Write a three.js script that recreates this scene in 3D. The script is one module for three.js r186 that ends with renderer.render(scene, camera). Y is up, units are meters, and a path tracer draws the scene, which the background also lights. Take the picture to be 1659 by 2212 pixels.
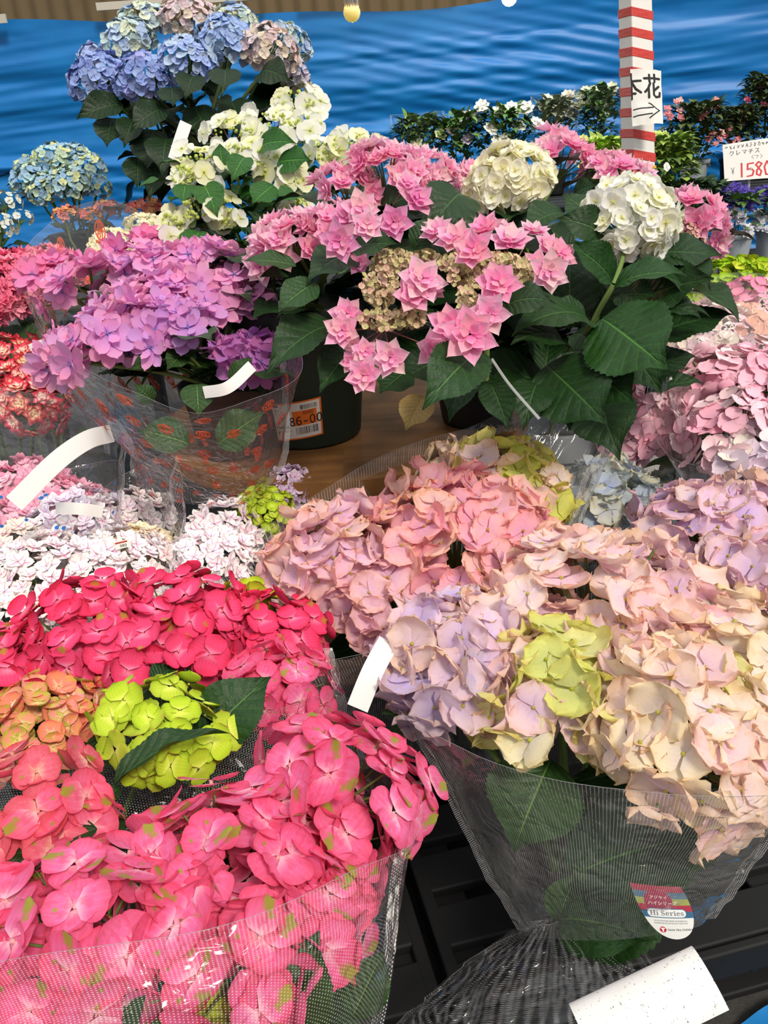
import * as THREE from 'three';
import { mergeGeometries } from 'three/addons/utils/BufferGeometryUtils.js';
import { RoundedBoxGeometry } from 'three/addons/geometries/RoundedBoxGeometry.js';

// ---------------------------------------------------------------- camera, sky, sun, exposure
const scene = new THREE.Scene();
const W = 1659, H = 2212, FOV = 62, PITCH = 25, ROLL = -4, EYE = 1.15;
const camera = new THREE.PerspectiveCamera(FOV, W / H, 0.02, 60);
camera.rotation.order = 'YXZ';
camera.position.set(0, EYE, 0);
camera.rotation.set(-PITCH * Math.PI / 180, 0, ROLL * Math.PI / 180);
camera.updateMatrixWorld(true);
const F = (H / 2) / Math.tan(FOV * Math.PI / 360);

const renderer = new THREE.WebGLRenderer({ antialias: true });
renderer.toneMapping = THREE.LinearToneMapping;
renderer.toneMappingExposure = 1.14;
renderer.shadowMap.enabled = true;

{ // overcast sky, brighter towards the zenith
  const w = 64, h = 32, d = new Float32Array(w * h * 4);
  for (let y = 0; y < h; y++) for (let x = 0; x < w; x++) {
    const s = Math.sin(((y + 0.5) / h - 0.5) * Math.PI), k = s > 0 ? 0.25 + 0.75 * s : 0.06, o = (y * w + x) * 4;
    d[o] = k * 0.98; d[o + 1] = k; d[o + 2] = k * 1.03; d[o + 3] = 1;
  }
  const sky = new THREE.DataTexture(d, w, h, THREE.RGBAFormat, THREE.FloatType);
  sky.mapping = THREE.EquirectangularReflectionMapping; sky.magFilter = THREE.LinearFilter; sky.needsUpdate = true;
  scene.background = sky; scene.environment = sky;
  scene.environmentIntensity = 1.0; scene.backgroundIntensity = 1.0;
}
const sun = new THREE.DirectionalLight(0xfff4e4, 2.1);
sun.position.set(1.6, 4.2, 1.5); sun.target.position.set(0, 0.6, -1.2);
sun.castShadow = true; sun.shadow.radius = 26; sun.shadow.mapSize.set(2048, 2048);
Object.assign(sun.shadow.camera, { left: -4, right: 4, top: 4, bottom: -4, near: 0.1, far: 12 });
sun.name = 'hazy_sun'; scene.add(sun); scene.add(sun.target); sun.target.name = 'sun_target';

// ---------------------------------------------------------------- helpers
let seedState = 7;
const rnd = () => { seedState = (seedState + 0x6d2b79f5) | 0; let t = Math.imul(seedState ^ (seedState >>> 15), 1 | seedState); t = (t + Math.imul(t ^ (t >>> 7), 61 | t)) ^ t; return ((t ^ (t >>> 14)) >>> 0) / 4294967296; };
const reseed = (s) => { seedState = s * 7919 + 13; };
const rr = (a, b) => a + (b - a) * rnd();
const pick = (a) => a[Math.floor(rnd() * a.length) % a.length];
const V = (x, y, z) => new THREE.Vector3(x, y, z);
const UP = V(0, 1, 0);
const P = (px, py, d) => V((px - W / 2) / F * d, -(py - H / 2) / F * d, -d).applyMatrix4(camera.matrixWorld); // a point on the photograph at a distance, in metres
const atHeight = (px, py, y) => { const a = P(px, py, 1).sub(camera.position); return camera.position.clone().addScaledVector(a, (y - EYE) / a.y); };
const px2m = (px, d) => px * d / F;
const clamp = (x, a = 0, b = 1) => Math.min(b, Math.max(a, x));
const smooth = (a, b, x) => { const t = clamp((x - a) / (b - a)); return t * t * (3 - 2 * t); };
const lerp = (a, b, t) => a + (b - a) * t;
const mixc = (a, b, t) => [lerp(a[0], b[0], t), lerp(a[1], b[1], t), lerp(a[2], b[2], t)];
const hash = (x, y, s = 0) => { let h = Math.imul(x | 0, 374761393) + Math.imul(y | 0, 668265263) + Math.imul(s | 0, 2147483647 ^ 974634777); h = Math.imul(h ^ (h >>> 13), 1274126177); return ((h ^ (h >>> 16)) >>> 0) / 4294967296; };
const noise = (x, y, s = 0) => { const i = Math.floor(x), j = Math.floor(y), f = x - i, g = y - j, a = f * f * (3 - 2 * f), b = g * g * (3 - 2 * g); return lerp(lerp(hash(i, j, s), hash(i + 1, j, s), a), lerp(hash(i, j + 1, s), hash(i + 1, j + 1, s), a), b); };
const fbm = (x, y, s = 0) => noise(x, y, s) * 0.55 + noise(x * 2.1, y * 2.1, s + 5) * 0.28 + noise(x * 4.3, y * 4.3, s + 9) * 0.17;

const names = new Map();
const numbered = (n) => { const k = names.get(n) ?? 0; names.set(n, k + 1); return k ? n + '_' + String(k).padStart(3, '0') : n; };
function shadows(m) { m.castShadow = true; m.receiveShadow = true; return m; }
function thing(name, label, category, pos = V(0, 0, 0), group) {
  const o = new THREE.Group(); o.name = numbered(name); o.position.copy(pos); o.userData = { label, category };
  if (group) o.userData.group = group;
  scene.add(o); return o;
}
// the mesh of a part: geometry given in world axes, moved into its parent's frame
function part(name, geo, mat, parent, worldGeo = true) {
  const m = shadows(new THREE.Mesh(geo, mat)); m.name = name; parent.add(m);
  if (worldGeo) { const o = worldOf(parent); m.position.copy(o).negate(); }
  return m;
}
const worldOf = (o) => { const v = V(0, 0, 0); for (let p = o; p && p !== scene; p = p.parent) v.add(p.position); return v; };
function single(name, geo, mat, label, category, opt = {}) { // one mesh thing, its origin at the centre of its base
  geo.computeBoundingBox(); const b = geo.boundingBox, c = V((b.min.x + b.max.x) / 2, b.min.y, (b.min.z + b.max.z) / 2);
  geo.translate(-c.x, -c.y, -c.z);
  const m = shadows(new THREE.Mesh(geo, mat)); m.name = numbered(name); m.position.copy(c); m.userData = { label, category };
  if (opt.group) m.userData.group = opt.group; if (opt.kind) m.userData.kind = opt.kind;
  scene.add(m); return m;
}
function structure(name, geo, mat, label) { const m = shadows(new THREE.Mesh(geo, mat)); m.name = name; m.userData = { kind: 'structure', label, category: name.split('_')[0] }; scene.add(m); return m; }
const box = (sx, sy, sz, x = 0, y = 0, z = 0, ry = 0) => { const g = new THREE.BoxGeometry(sx, sy, sz); if (ry) g.rotateY(ry); return g.translate(x, y, z); };
const rbox = (sx, sy, sz, x, y, z, r = 0.005, ry = 0) => { const g = new RoundedBoxGeometry(sx, sy, sz, 2, r); if (ry) g.rotateY(ry); return g.translate(x, y, z); };
const merge = (list) => mergeGeometries(list.map((g) => g.index ? g.toNonIndexed() : g), false);
const tube = (pts, r, n = 8, k = 6) => new THREE.TubeGeometry(new THREE.CatmullRomCurve3(pts), n, r, k, false);

// textures
function dataTex(w, h, fn, srgb = true, repeat = false) {
  const d = new Uint8Array(w * h * 4);
  for (let y = 0; y < h; y++) for (let x = 0; x < w; x++) { const c = fn(x / w, y / h, x, y), o = (y * w + x) * 4; d[o] = clamp(c[0], 0, 255); d[o + 1] = clamp(c[1], 0, 255); d[o + 2] = clamp(c[2], 0, 255); d[o + 3] = c[3] ?? 255; }
  const t = new THREE.DataTexture(d, w, h); t.magFilter = THREE.LinearFilter; t.minFilter = THREE.LinearFilter; if (srgb) t.colorSpace = THREE.SRGBColorSpace;
  if (repeat) t.wrapS = t.wrapT = THREE.RepeatWrapping; t.needsUpdate = true; return t;
}
function canvasTex(w, h, draw, srgb = true) { const c = document.createElement('canvas'); c.width = w; c.height = h; draw(c.getContext('2d'), w, h); const t = new THREE.CanvasTexture(c); if (srgb) t.colorSpace = THREE.SRGBColorSpace; return t; }
const std = (o) => new THREE.MeshStandardMaterial({ side: THREE.DoubleSide, ...o });
const phys = (o) => new THREE.MeshPhysicalMaterial({ side: THREE.DoubleSide, ...o });

// ---------------------------------------------------------------- petals and florets
const NV = 4; // petal variants side by side in each petal texture
function petalTexture(fn, bead, w = 128, h = 128) { // fn(u -1..1, t 0..1, variant)
  return dataTex(w * NV, h, (x, y) => {
    const i = Math.floor(x * NV), u = (x * NV - i) * 2 - 1, t = y;
    if (t < 0.05) return bead;
    return fn(u, (t - 0.05) / 0.95, i);
  });
}
const vein = (u, t, n = 7, s = 0) => { // pale veins fanning out from the petal's base
  const a = u * (0.55 + 0.45 * t) * n + 0.35 * (fbm(u * 3, t * 4, s) - 0.5);
  const d = Math.abs(a - Math.round(a)); return clamp(1 - d * 7) * (1 - 0.55 * t) * smooth(0, 0.12, t);
};
const TEX = {
  mop: petalTexture((u, t, i) => {
    let c = mixc([255, 206, 224], [250, 124, 180], smooth(0.02, 0.38, t));
    c = mixc(c, [240, 100, 140], smooth(0.5, 1, t + 0.15 * Math.abs(u)) * 0.8);
    c = mixc(c, [255, 176, 200], 0.4 * vein(u, t, 4, i));
    c = mixc(c, [226, 74, 112], 0.75 * smooth(0.72, 1, Math.abs(u)) * smooth(0.25, 0.5, t) + 0.5 * smooth(0.9, 1, t));
    c = mixc(c, [230, 86, 122], 0.35 * smooth(0.5, 0.7, fbm(u * 5, t * 5, i + 20)));
    if (i > 1) { const du = u - [0, 0, -0.25, 0.2][i], dt = t - [0, 0, 0.78, 0.66][i], r = Math.hypot(du * 0.9, dt * 1.3) + 0.9 * (fbm(u * 3 + i, t * 4, 31) - 0.5); c = mixc(c, [156, 178, 58], 0.85 * (1 - smooth(0.02, [0, 0, 0.42, 0.2][i], r))); }
    return c;
  }, [250, 205, 205], 192, 192),
  red: petalTexture((u, t, i) => {
    let c = mixc([248, 150, 182], [232, 74, 122], smooth(0, 0.35, t)); c = mixc(c, [212, 52, 90], Math.max(smooth(0.5, 1, t), 0.8 * smooth(0.7, 1, Math.abs(u)) * smooth(0.25, 0.5, t)));
    c = mixc(c, [250, 130, 155], 0.4 * vein(u, t, 5, i));
    if (i === 2) { const r = Math.hypot(u * 0.8, (t - 0.85) * 1.6) + 0.4 * (fbm(u * 4, t * 5, 3) - 0.5); c = mixc(c, [165, 150, 55], 0.8 * (1 - smooth(0.1, 0.38, r))); }
    return c;
  }, [245, 130, 160]),
  salmon: petalTexture((u, t, i) => {
    let c = mixc([248, 214, 184], [244, 152, 146], smooth(0.05, 0.4, t)); c = mixc(c, [232, 132, 128], smooth(0.6, 1, t) * 0.6);
    c = mixc(c, [255, 200, 180], 0.4 * vein(u, t, 5, i));
    const g = fbm(u * 2.5 + i * 3, t * 3, 12); c = mixc(c, [188, 186, 84], smooth(0.44, 0.62, g) * [0.9, 0.5, 0.95, 0.3][i]); return c;
  }, [240, 190, 150]),
  lime: petalTexture((u, t, i) => {
    let c = mixc([226, 232, 120], [188, 206, 60], smooth(0, 0.4, t)); c = mixc(c, [154, 180, 44], Math.max(smooth(0.5, 1, t), 0.7 * smooth(0.7, 1, Math.abs(u)) * smooth(0.25, 0.5, t)));
    c = mixc(c, [226, 234, 130], 0.5 * vein(u, t, 5, i));
    c = mixc(c, [206, 130, 84], 0.7 * smooth(0.84, 1, t + 0.1 * Math.abs(u)) * smooth(0.4, 0.6, fbm(u * 3 + i * 4, t, 8))); return c;
  }, [214, 216, 110]),
  frill: petalTexture((u, t, i) => { // near white; tinted by each head's material
    let c = mixc([240, 234, 255], [255, 248, 250], smooth(0.1, 0.55, t)); c = mixc(c, [252, 238, 222], smooth(0.6, 1, t + 0.28 * u * u));
    c = mixc(c, [222, 186, 138], 0.8 * smooth(0.92, 1.02, t + 0.22 * u * u) * (0.4 + 0.6 * fbm(u * 6, t * 4, i)));
    c = mixc(c, [255, 255, 255], 0.5 * vein(u, t, 6, i + 3));
    c = mixc(c, [232, 208, 172], 0.28 * smooth(0.58, 0.72, fbm(u * 5, t * 7 + i * 9, 14))); return c;
  }, [206, 206, 110], 192, 192),
  star: petalTexture((u, t, i) => {
    let c = mixc([248, 154, 204], [253, 192, 222], smooth(0.1, 0.6, t)); c = mixc(c, [255, 232, 240], smooth(0.62, 1, t + 0.35 * u * u));
    c = mixc(c, [232, 104, 176], 0.4 * vein(u, t, 3, i)); if (i === 3) c = mixc(c, [252, 226, 214], 0.55); return c;
  }, [232, 120, 178]),
  daisy: petalTexture((u, t, i) => {
    let c = mixc([196, 150, 216], [240, 176, 226], smooth(0, 0.25, t)); c = mixc(c, [[250, 174, 210], [249, 182, 216], [234, 184, 228], [250, 180, 210]][i], smooth(0.2, 0.9, t));
    return mixc(c, [246, 190, 234], 0.5 * vein(u, t, 3, i));
  }, [130, 140, 200]),
  whitecap: petalTexture((u, t, i) => { let c = mixc([232, 236, 170], [252, 252, 236], smooth(0, 0.4, t)); c = mixc(c, [255, 255, 250], smooth(0.3, 0.9, t)); return mixc(c, [244, 244, 222], 0.35 * vein(u, t, 5, i)); }, [206, 210, 90]),
  whitemop: petalTexture((u, t, i) => { let c = mixc([242, 240, 180], [255, 254, 240], smooth(0, 0.35, t)); return mixc(c, [255, 255, 252], smooth(0.3, 0.8, t)); }, [222, 220, 120]),
  pinkvein: petalTexture((u, t, i) => { // white petals with a pink stripe along the middle
    let c = [255, 250, 250]; c = mixc(c, [[234, 136, 186], [240, 170, 202], [212, 172, 222], [246, 200, 214]][i], (1 - smooth(0.04, 0.36, Math.abs(u) + 0.18 * t)) * (1 - smooth(0.55, 0.95, t))); return c;
  }, [222, 120, 170]),
  plain: petalTexture((u, t, i) => { let c = mixc([232, 232, 236], [255, 255, 255], smooth(0, 0.5, t)); return mixc(c, [240, 236, 226], 0.6 * smooth(0.7, 1, t) * (i % 2)); }, [236, 232, 200]),
  redwhite: petalTexture((u, t, i) => { let c = mixc([252, 232, 210], [255, 226, 220], t); return mixc(c, [224, 66, 92], smooth(0.5, 0.85, t + 0.45 * u * u)); }, [200, 190, 110]),
};
const petalMats = new Map();
function petalMat(tex, tint = 0xffffff) {
  const k = tex + tint; if (!petalMats.has(k)) petalMats.set(k, phys({ name: 'petal_' + tex, map: TEX[tex], color: tint, roughness: 1, specularIntensity: 0.35, transmission: ['mop', 'frill', 'star', 'daisy', 'whitemop', 'whitecap'].includes(tex) ? 0.3 : 0, thickness: 0 }));
  return petalMats.get(k);
}
function petalGeo({ L = 1, Wd = 0.5, tc = 0.6, tip = 0, cup = 0.1, cross = 0.1, frill = 0, fk = 2, serr = 0, nu = 6, nv = 6, variant = 0, lift = 0, base = 0.02 }) {
  const pos = [], uv = [], idx = [], ph = rnd() * 6.28, ph2 = rnd() * 6.28, n1 = rr(0.7, 1.3), n2 = rr(0.7, 1.3);
  for (let j = 0; j <= nv; j++) {
    const t = 1 - Math.cos(j / nv * Math.PI * 0.5 + 0) ** 1.0 * (1 - 0) ; const tt = j === nv ? 1 : lerp(j / nv, Math.sin(j / nv * Math.PI / 2), 0.6);
    let w = tt < tc ? Math.sqrt(Math.max(0, 1 - ((tc - tt) / tc) ** 2)) ** 0.85 : Math.sqrt(Math.max(0, 1 - ((tt - tc) / (1 - tc)) ** 2));
    if (tip && tt > tc) w = lerp(w, 1 - (tt - tc) / (1 - tc), tip);
    for (let i = 0; i <= nu; i++) {
      const u = i / nu * 2 - 1, e = u * u * smooth(0.1, 0.7, tt);
      const sr = serr * (((i + j) % 2) ? 1 : -1) * (Math.abs(u) > 0.95 || j === nv - 1 ? 1 : 0);
      const x = u * Wd * Math.max(w, 0.03) * (1 + sr);
      const edge = Math.max(Math.abs(u), smooth(0.6, 1, tt));
      let y = lift + cup * L * tt ** 1.7 - cross * Wd * (1 - u * u) * w + frill * L * edge * tt * (Math.sin(fk * 2.2 * u * n1 + ph) * 0.6 + Math.sin(fk * 3.1 * (tt * n2 + u * 0.6) + ph2) * 0.5);
      pos.push(x, y, base + tt * L * (1 + sr * 0.3) * (1 - 0.06 * e)); uv.push((variant + 0.5 + u * 0.47 * (0.35 + 0.65 * w)) / NV, 0.06 + 0.93 * tt);
      void t;
    }
  }
  for (let j = 0; j < nv; j++) for (let i = 0; i < nu; i++) { const a = j * (nu + 1) + i, b = a + 1, c = a + nu + 1, d = c + 1; idx.push(a, c, b, b, c, d); }
  const g = new THREE.BufferGeometry(); g.setAttribute('position', new THREE.Float32BufferAttribute(pos, 3)); g.setAttribute('uv', new THREE.Float32BufferAttribute(uv, 2)); g.setIndex(idx); g.computeVertexNormals(); return g;
}
function bead(r, y, detail = 0) { const g = new THREE.IcosahedronGeometry(r, detail); g.translate(0, y, 0); const uv = g.attributes.uv; for (let i = 0; i < uv.count; i++) uv.setXY(i, 0.1, 0.02); return g; }
// floret shapes, one unit across (petals about half a unit long), facing +y
const KINDS = {
  mop: (q) => { const g = [], n = 4, st = rnd(); for (let k = 0; k < n; k++) { const s = rr(0.9, 1.12); g.push(petalGeo({ L: 0.5 * s, Wd: 0.29 * s, tc: 0.65, cup: rr(-0.1, 0.36), cross: rr(-0.1, 0.26), frill: 0.045, nu: q, nv: q, variant: Math.floor(rnd() * NV), lift: (k % 2) * 0.075 }).rotateY(k * Math.PI / 2 + st + rr(-0.12, 0.12))); } g.push(bead(0.034, 0.02, q > 6 ? 1 : 0)); if (q > 6) for (let k = 0; k < 6; k++) g.push(bead(0.012, 0.05).translate(Math.cos(k) * 0.03, 0, Math.sin(k) * 0.03)); return g; },
  cupped: (q) => { const g = []; for (let k = 0; k < 4; k++) { const s = rr(0.9, 1.1); g.push(petalGeo({ L: 0.48 * s, Wd: 0.36 * s, tc: 0.58, cup: rr(0.2, 0.5), cross: rr(0.1, 0.25), frill: 0.03, nu: q, nv: q, variant: Math.floor(rnd() * NV), lift: (k % 2) * 0.02 }).rotateY(k * Math.PI / 2 + rr(-0.12, 0.12))); } g.push(bead(0.04, 0.03)); return g; },
  frill: (q) => { const g = [], n = rnd() < 0.3 ? 5 : 4; for (let k = 0; k < n; k++) { const s = rr(0.85, 1.15); g.push(petalGeo({ L: 0.52 * s, Wd: 0.36 * s, tc: 0.62, tip: 0.45, cup: rr(0.0, 0.5), cross: rr(-0.1, 0.35), frill: rr(0.13, 0.23), fk: rr(1.6, 2.6), serr: 0.035, nu: q + 2, nv: q + 2, variant: Math.floor(rnd() * NV), lift: (k % 2) * 0.03 }).rotateY(k * Math.PI * 2 / n + rr(-0.15, 0.15))); } g.push(bead(0.042, 0.03, 1)); return g; },
  star: (q) => { const g = []; for (let w = 0; w < 3; w++) { const n = [6, 5, 3][w]; for (let k = 0; k < n; k++) g.push(petalGeo({ L: [0.52, 0.36, 0.2][w] * rr(0.92, 1.08), Wd: [0.2, 0.15, 0.09][w], tc: 0.52, tip: 0.85, cup: [0.12, 0.45, 0.9][w] + rr(-0.06, 0.08), cross: 0.35, nu: Math.max(2, q - 2), nv: q, variant: Math.floor(rnd() * NV), lift: w * 0.03 }).rotateY((k + w * 0.5) * Math.PI * 2 / n + rr(-0.08, 0.08))); } return g; },
  daisy: (q) => { const g = [], n = 8; for (let k = 0; k < n; k++) g.push(petalGeo({ L: 0.52 * rr(0.85, 1.08), Wd: 0.145 * rr(0.9, 1.2), tc: 0.68, tip: 0.15, cup: rr(0.05, 0.3), cross: rr(0.1, 0.3), frill: 0.04, nu: Math.max(2, q - 2), nv: q, variant: Math.floor(rnd() * NV), lift: (k % 2) * 0.03 }).rotateY(k * Math.PI * 2 / n + rr(-0.1, 0.1))); for (let k = 0; k < 3; k++) g.push(petalGeo({ L: 0.26, Wd: 0.1, tc: 0.6, cup: 0.7, nu: 2, nv: 3, variant: k % NV, lift: 0.05 }).rotateY(k * 2.1 + rnd())); g.push(bead(0.035, 0.04)); return g; },
  whitecap: (q) => { const g = [], n = rnd() < 0.6 ? 4 : 3; for (let k = 0; k < n; k++) { const s = [1.15, 0.95, 1.0, 0.9][k]; g.push(petalGeo({ L: 0.48 * s, Wd: 0.3 * s, tc: 0.6, cup: rr(-0.05, 0.25), cross: rr(0, 0.2), frill: 0.05, nu: q, nv: q, variant: Math.floor(rnd() * NV), lift: (k % 2) * 0.02 }).rotateY(k * Math.PI * 2 / n + rr(-0.2, 0.2))); } g.push(bead(0.05, 0.03)); return g; },
  whitemop: (q) => { const g = []; for (let w = 0; w < 2; w++) { const n = [5, 4][w]; for (let k = 0; k < n; k++) g.push(petalGeo({ L: [0.5, 0.33][w] * rr(0.92, 1.08), Wd: [0.26, 0.18][w], tc: 0.58, tip: 0.3, cup: [0.08, 0.4][w] + rr(-0.06, 0.1), cross: 0.2, nu: Math.max(3, q - 1), nv: q, variant: Math.floor(rnd() * NV), lift: w * 0.04 }).rotateY((k + w * 0.5) * Math.PI * 2 / n + rr(-0.1, 0.1))); } g.push(bead(0.04, 0.06)); return g; },
  double: (q) => { const g = []; for (let w = 0; w < 2; w++) { const n = [5, 4][w]; for (let k = 0; k < n; k++) g.push(petalGeo({ L: [0.52, 0.34][w] * rr(0.9, 1.1), Wd: [0.2, 0.14][w], tc: 0.6, tip: 0.5, cup: [0.1, 0.5][w] + rr(-0.1, 0.1), cross: 0.2, nu: 3, nv: Math.max(4, q - 1), variant: Math.floor(rnd() * NV), lift: w * 0.04 }).rotateY((k + w * 0.5) * Math.PI * 2 / n + rr(-0.15, 0.15))); } return g; },
  blue: (q) => { const g = []; for (let k = 0; k < 4; k++) g.push(petalGeo({ L: 0.5 * rr(0.9, 1.1), Wd: 0.3, tc: 0.58, tip: 0.5, cup: rr(0.05, 0.4), cross: rr(0, 0.3), frill: 0.05, nu: q, nv: q, variant: Math.floor(rnd() * NV) }).rotateY(k * Math.PI / 2 + rr(-0.12, 0.12))); return g; },
};
const floretCache = new Map();
function floretGeos(kind, q, count = 6) {
  const k = kind + q; if (!floretCache.has(k)) { reseed(floretCache.size * 31 + 101); floretCache.set(k, Array.from({ length: count }, () => merge(KINDS[kind](q)))); }
  return floretCache.get(k);
}

// ---------------------------------------------------------------- leaves
const LEAFTEX = dataTex(256, 512, (x, y) => { // x across, y along
  const u = x * 2 - 1, t = y, a = Math.abs(u), n = fbm(x * 14, y * 26, 3);
  let c = mixc([36, 62, 30], [52, 84, 40], n);
  const v = (t * 8 - a * 2.6 * (1.1 - 0.35 * t) + 0.55 * a * a); const dv = Math.abs(v - Math.round(v)); c = mixc(c, [92, 122, 66], 0.6 * clamp(1 - dv * 13) * (1 - 0.6 * a));
  const w2 = fbm(x * 30, y * 40, 8); c = mixc(c, [70, 102, 52], 0.35 * clamp(1 - Math.abs(w2 - 0.5) * 18));
  return mixc(c, [112, 142, 78], (1 - smooth(0.014, 0.034 - 0.018 * t, a)) * 0.9);
});
const LEAFBUMP = dataTex(256, 512, (x, y) => { const u = x * 2 - 1, a = Math.abs(u), v = (y * 8 - a * 2.6 * (1.1 - 0.35 * y) + 0.55 * a * a), dv = Math.abs(v - Math.round(v)) * 2; let h = 90 + 130 * Math.sqrt(clamp(dv)) * smooth(0.02, 0.12, a) + 90 * (fbm(x * 22, y * 36, 6) - 0.5); return [h, h, h]; }, false);
const leafMats = new Map();
function leafMat(tint = 0xffffff) { if (tint === 0x2000000 && !leafMats.has(tint)) leafMats.set(tint, phys({ name: 'yellow_leaf', bumpMap: LEAFBUMP, bumpScale: 0.0018, color: 0x8c7238, roughness: 0.6 })); if (!leafMats.has(tint)) leafMats.set(tint, phys({ name: 'leaf', map: LEAFTEX, bumpMap: LEAFBUMP, bumpScale: 0.0018, color: new THREE.Color(tint & 0xffffff).multiplyScalar(tint > 0xffffff ? 1.9 : 1), roughness: 0.5, specularIntensity: 0.7, transmission: 0.0 })); return leafMats.get(tint); }
function leafGeo(ratio, arch, fold, twist, nu = 8, nv = 40, serr = 0.028) { // from (0,0,0) to (0,0,1), facing +y
  const pos = [], uv = [], idx = [];
  for (let j = 0; j <= nv; j++) {
    const t = j / nv; let w = Math.sin(Math.PI * t ** 0.8) ** 0.82; w = lerp(w, (1 - t) * 0.95, smooth(0.62, 1, t) * 0.65); w = Math.max(w, 0.02) * ratio * 0.5;
    const sa = 1 + (j > 2 && j < nv ? serr * ((j % 2) ? 1.6 : -0.6) : 0), y0 = arch * 4 * t * (1 - t) + 0.03 * arch * Math.sin(t * 9), tw = twist * (t - 0.3);
    for (let i = 0; i <= nu; i++) { const u = i / nu * 2 - 1, s = Math.abs(u) === 1 ? sa : 1, x = u * w * s, y = fold * Math.abs(x) * (0.6 + 0.4 * Math.abs(u)) + 0.04 * ratio * Math.sin(t * 16) * u * u; pos.push(x * Math.cos(tw) - y * Math.sin(tw), y0 + x * Math.sin(tw) + y * Math.cos(tw), t); uv.push(0.5 + u * 0.5, t); }
  }
  for (let j = 0; j < nv; j++) for (let i = 0; i < nu; i++) { const a = j * (nu + 1) + i, b = a + 1, c = a + nu + 1, d = c + 1; idx.push(a, c, b, b, c, d); }
  const g = new THREE.BufferGeometry(); g.setAttribute('position', new THREE.Float32BufferAttribute(pos, 3)); g.setAttribute('uv', new THREE.Float32BufferAttribute(uv, 2)); g.setIndex(idx); g.computeVertexNormals(); return g;
}
const LEAVES = [leafGeo(0.62, 0.06, 0.18, 0.1), leafGeo(0.58, 0.14, 0.3, -0.25), leafGeo(0.66, 0.2, 0.12, 0.3), leafGeo(0.55, 0.1, 0.45, -0.1), leafGeo(0.7, 0.03, 0.08, 0.15)];
const SMALLLEAF = leafGeo(0.55, 0.12, 0.2, 0.1, 2, 5, 0);
function leaf(parent, base, tip, { up = UP, width = 1, tint = 0xffffff, geo = null } = {}) {
  const m = shadows(new THREE.Mesh(geo ?? pick(LEAVES), leafMat(tint))); m.name = 'leaf';
  const z = tip.clone().sub(base), L = z.length(); z.divideScalar(L);
  const x = new THREE.Vector3().crossVectors(up, z); if (x.lengthSq() < 1e-4) x.set(1, 0, 0); x.normalize(); const y = new THREE.Vector3().crossVectors(z, x);
  m.quaternion.setFromRotationMatrix(new THREE.Matrix4().makeBasis(x, y, z)); m.scale.set(L * width, L, L); m.position.copy(base).sub(worldOf(parent)); parent.add(m); return m;
}
// a leaf drawn from its base to its tip on the photograph; towards(n) is how far its face turns to the viewer
function leafPx(parent, b, t, { width = 1, face = 0.5, tint = 0xffffff, geo = null } = {}) {
  const B = P(...b), T = P(...t), mid = B.clone().add(T).multiplyScalar(0.5), toCam = camera.position.clone().sub(mid).normalize();
  return leaf(parent, B, T, { up: UP.clone().lerp(toCam, face).normalize(), width, tint, geo });
}

// ---------------------------------------------------------------- plants
const STEM = std({ name: 'stem', color: 0x6f8a44, roughness: 0.7 }), STEMRED = std({ name: 'stalk', color: 0xa8696a, roughness: 0.7 }), STEMDARK = std({ name: 'woody_stem', color: 0x4a5a30, roughness: 0.8 });
const POTS = { dark: std({ name: 'pot_dark', color: 0x1b2a1e, roughness: 0.55 }), black: std({ name: 'pot_black', color: 0x17191a, roughness: 0.5 }), grey: std({ name: 'pot_grey', color: 0xb4bcc2, roughness: 0.5 }), brown: std({ name: 'pot_brown', color: 0x4a352a, roughness: 0.6 }) };
const SOIL = std({ name: 'soil', color: 0x2b211a, roughness: 1 });
function pot(plant, r, h, mat = POTS.black) {
  const c = worldOf(plant), pts = [[0.001, 0.0], [r * 0.74, 0], [r * 0.77, 0.006], [r * 0.95, h * 0.86], [r * 1.03, h * 0.865], [r * 1.05, h * 0.99], [r * 1.0, h], [r * 0.95, h * 0.985], [r * 0.9, h * 0.9], [r * 0.86, h * 0.86]].map((p) => new THREE.Vector2(...p));
  part('pot', new THREE.LatheGeometry(pts, 36).translate(c.x, c.y, c.z), mat, plant);
  part('soil', new THREE.CylinderGeometry(r * 0.88, r * 0.88, 0.01, 24).translate(c.x, c.y + h * 0.86, c.z), SOIL, plant);
  return c.clone().add(V(0, h * 0.86, 0));
}
function plantAt(name, label, group, base) { const p = thing(name, label, 'flower', base, group); p.florets = []; return p; }
const toCamera = (v) => camera.position.clone().sub(v).normalize();
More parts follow.
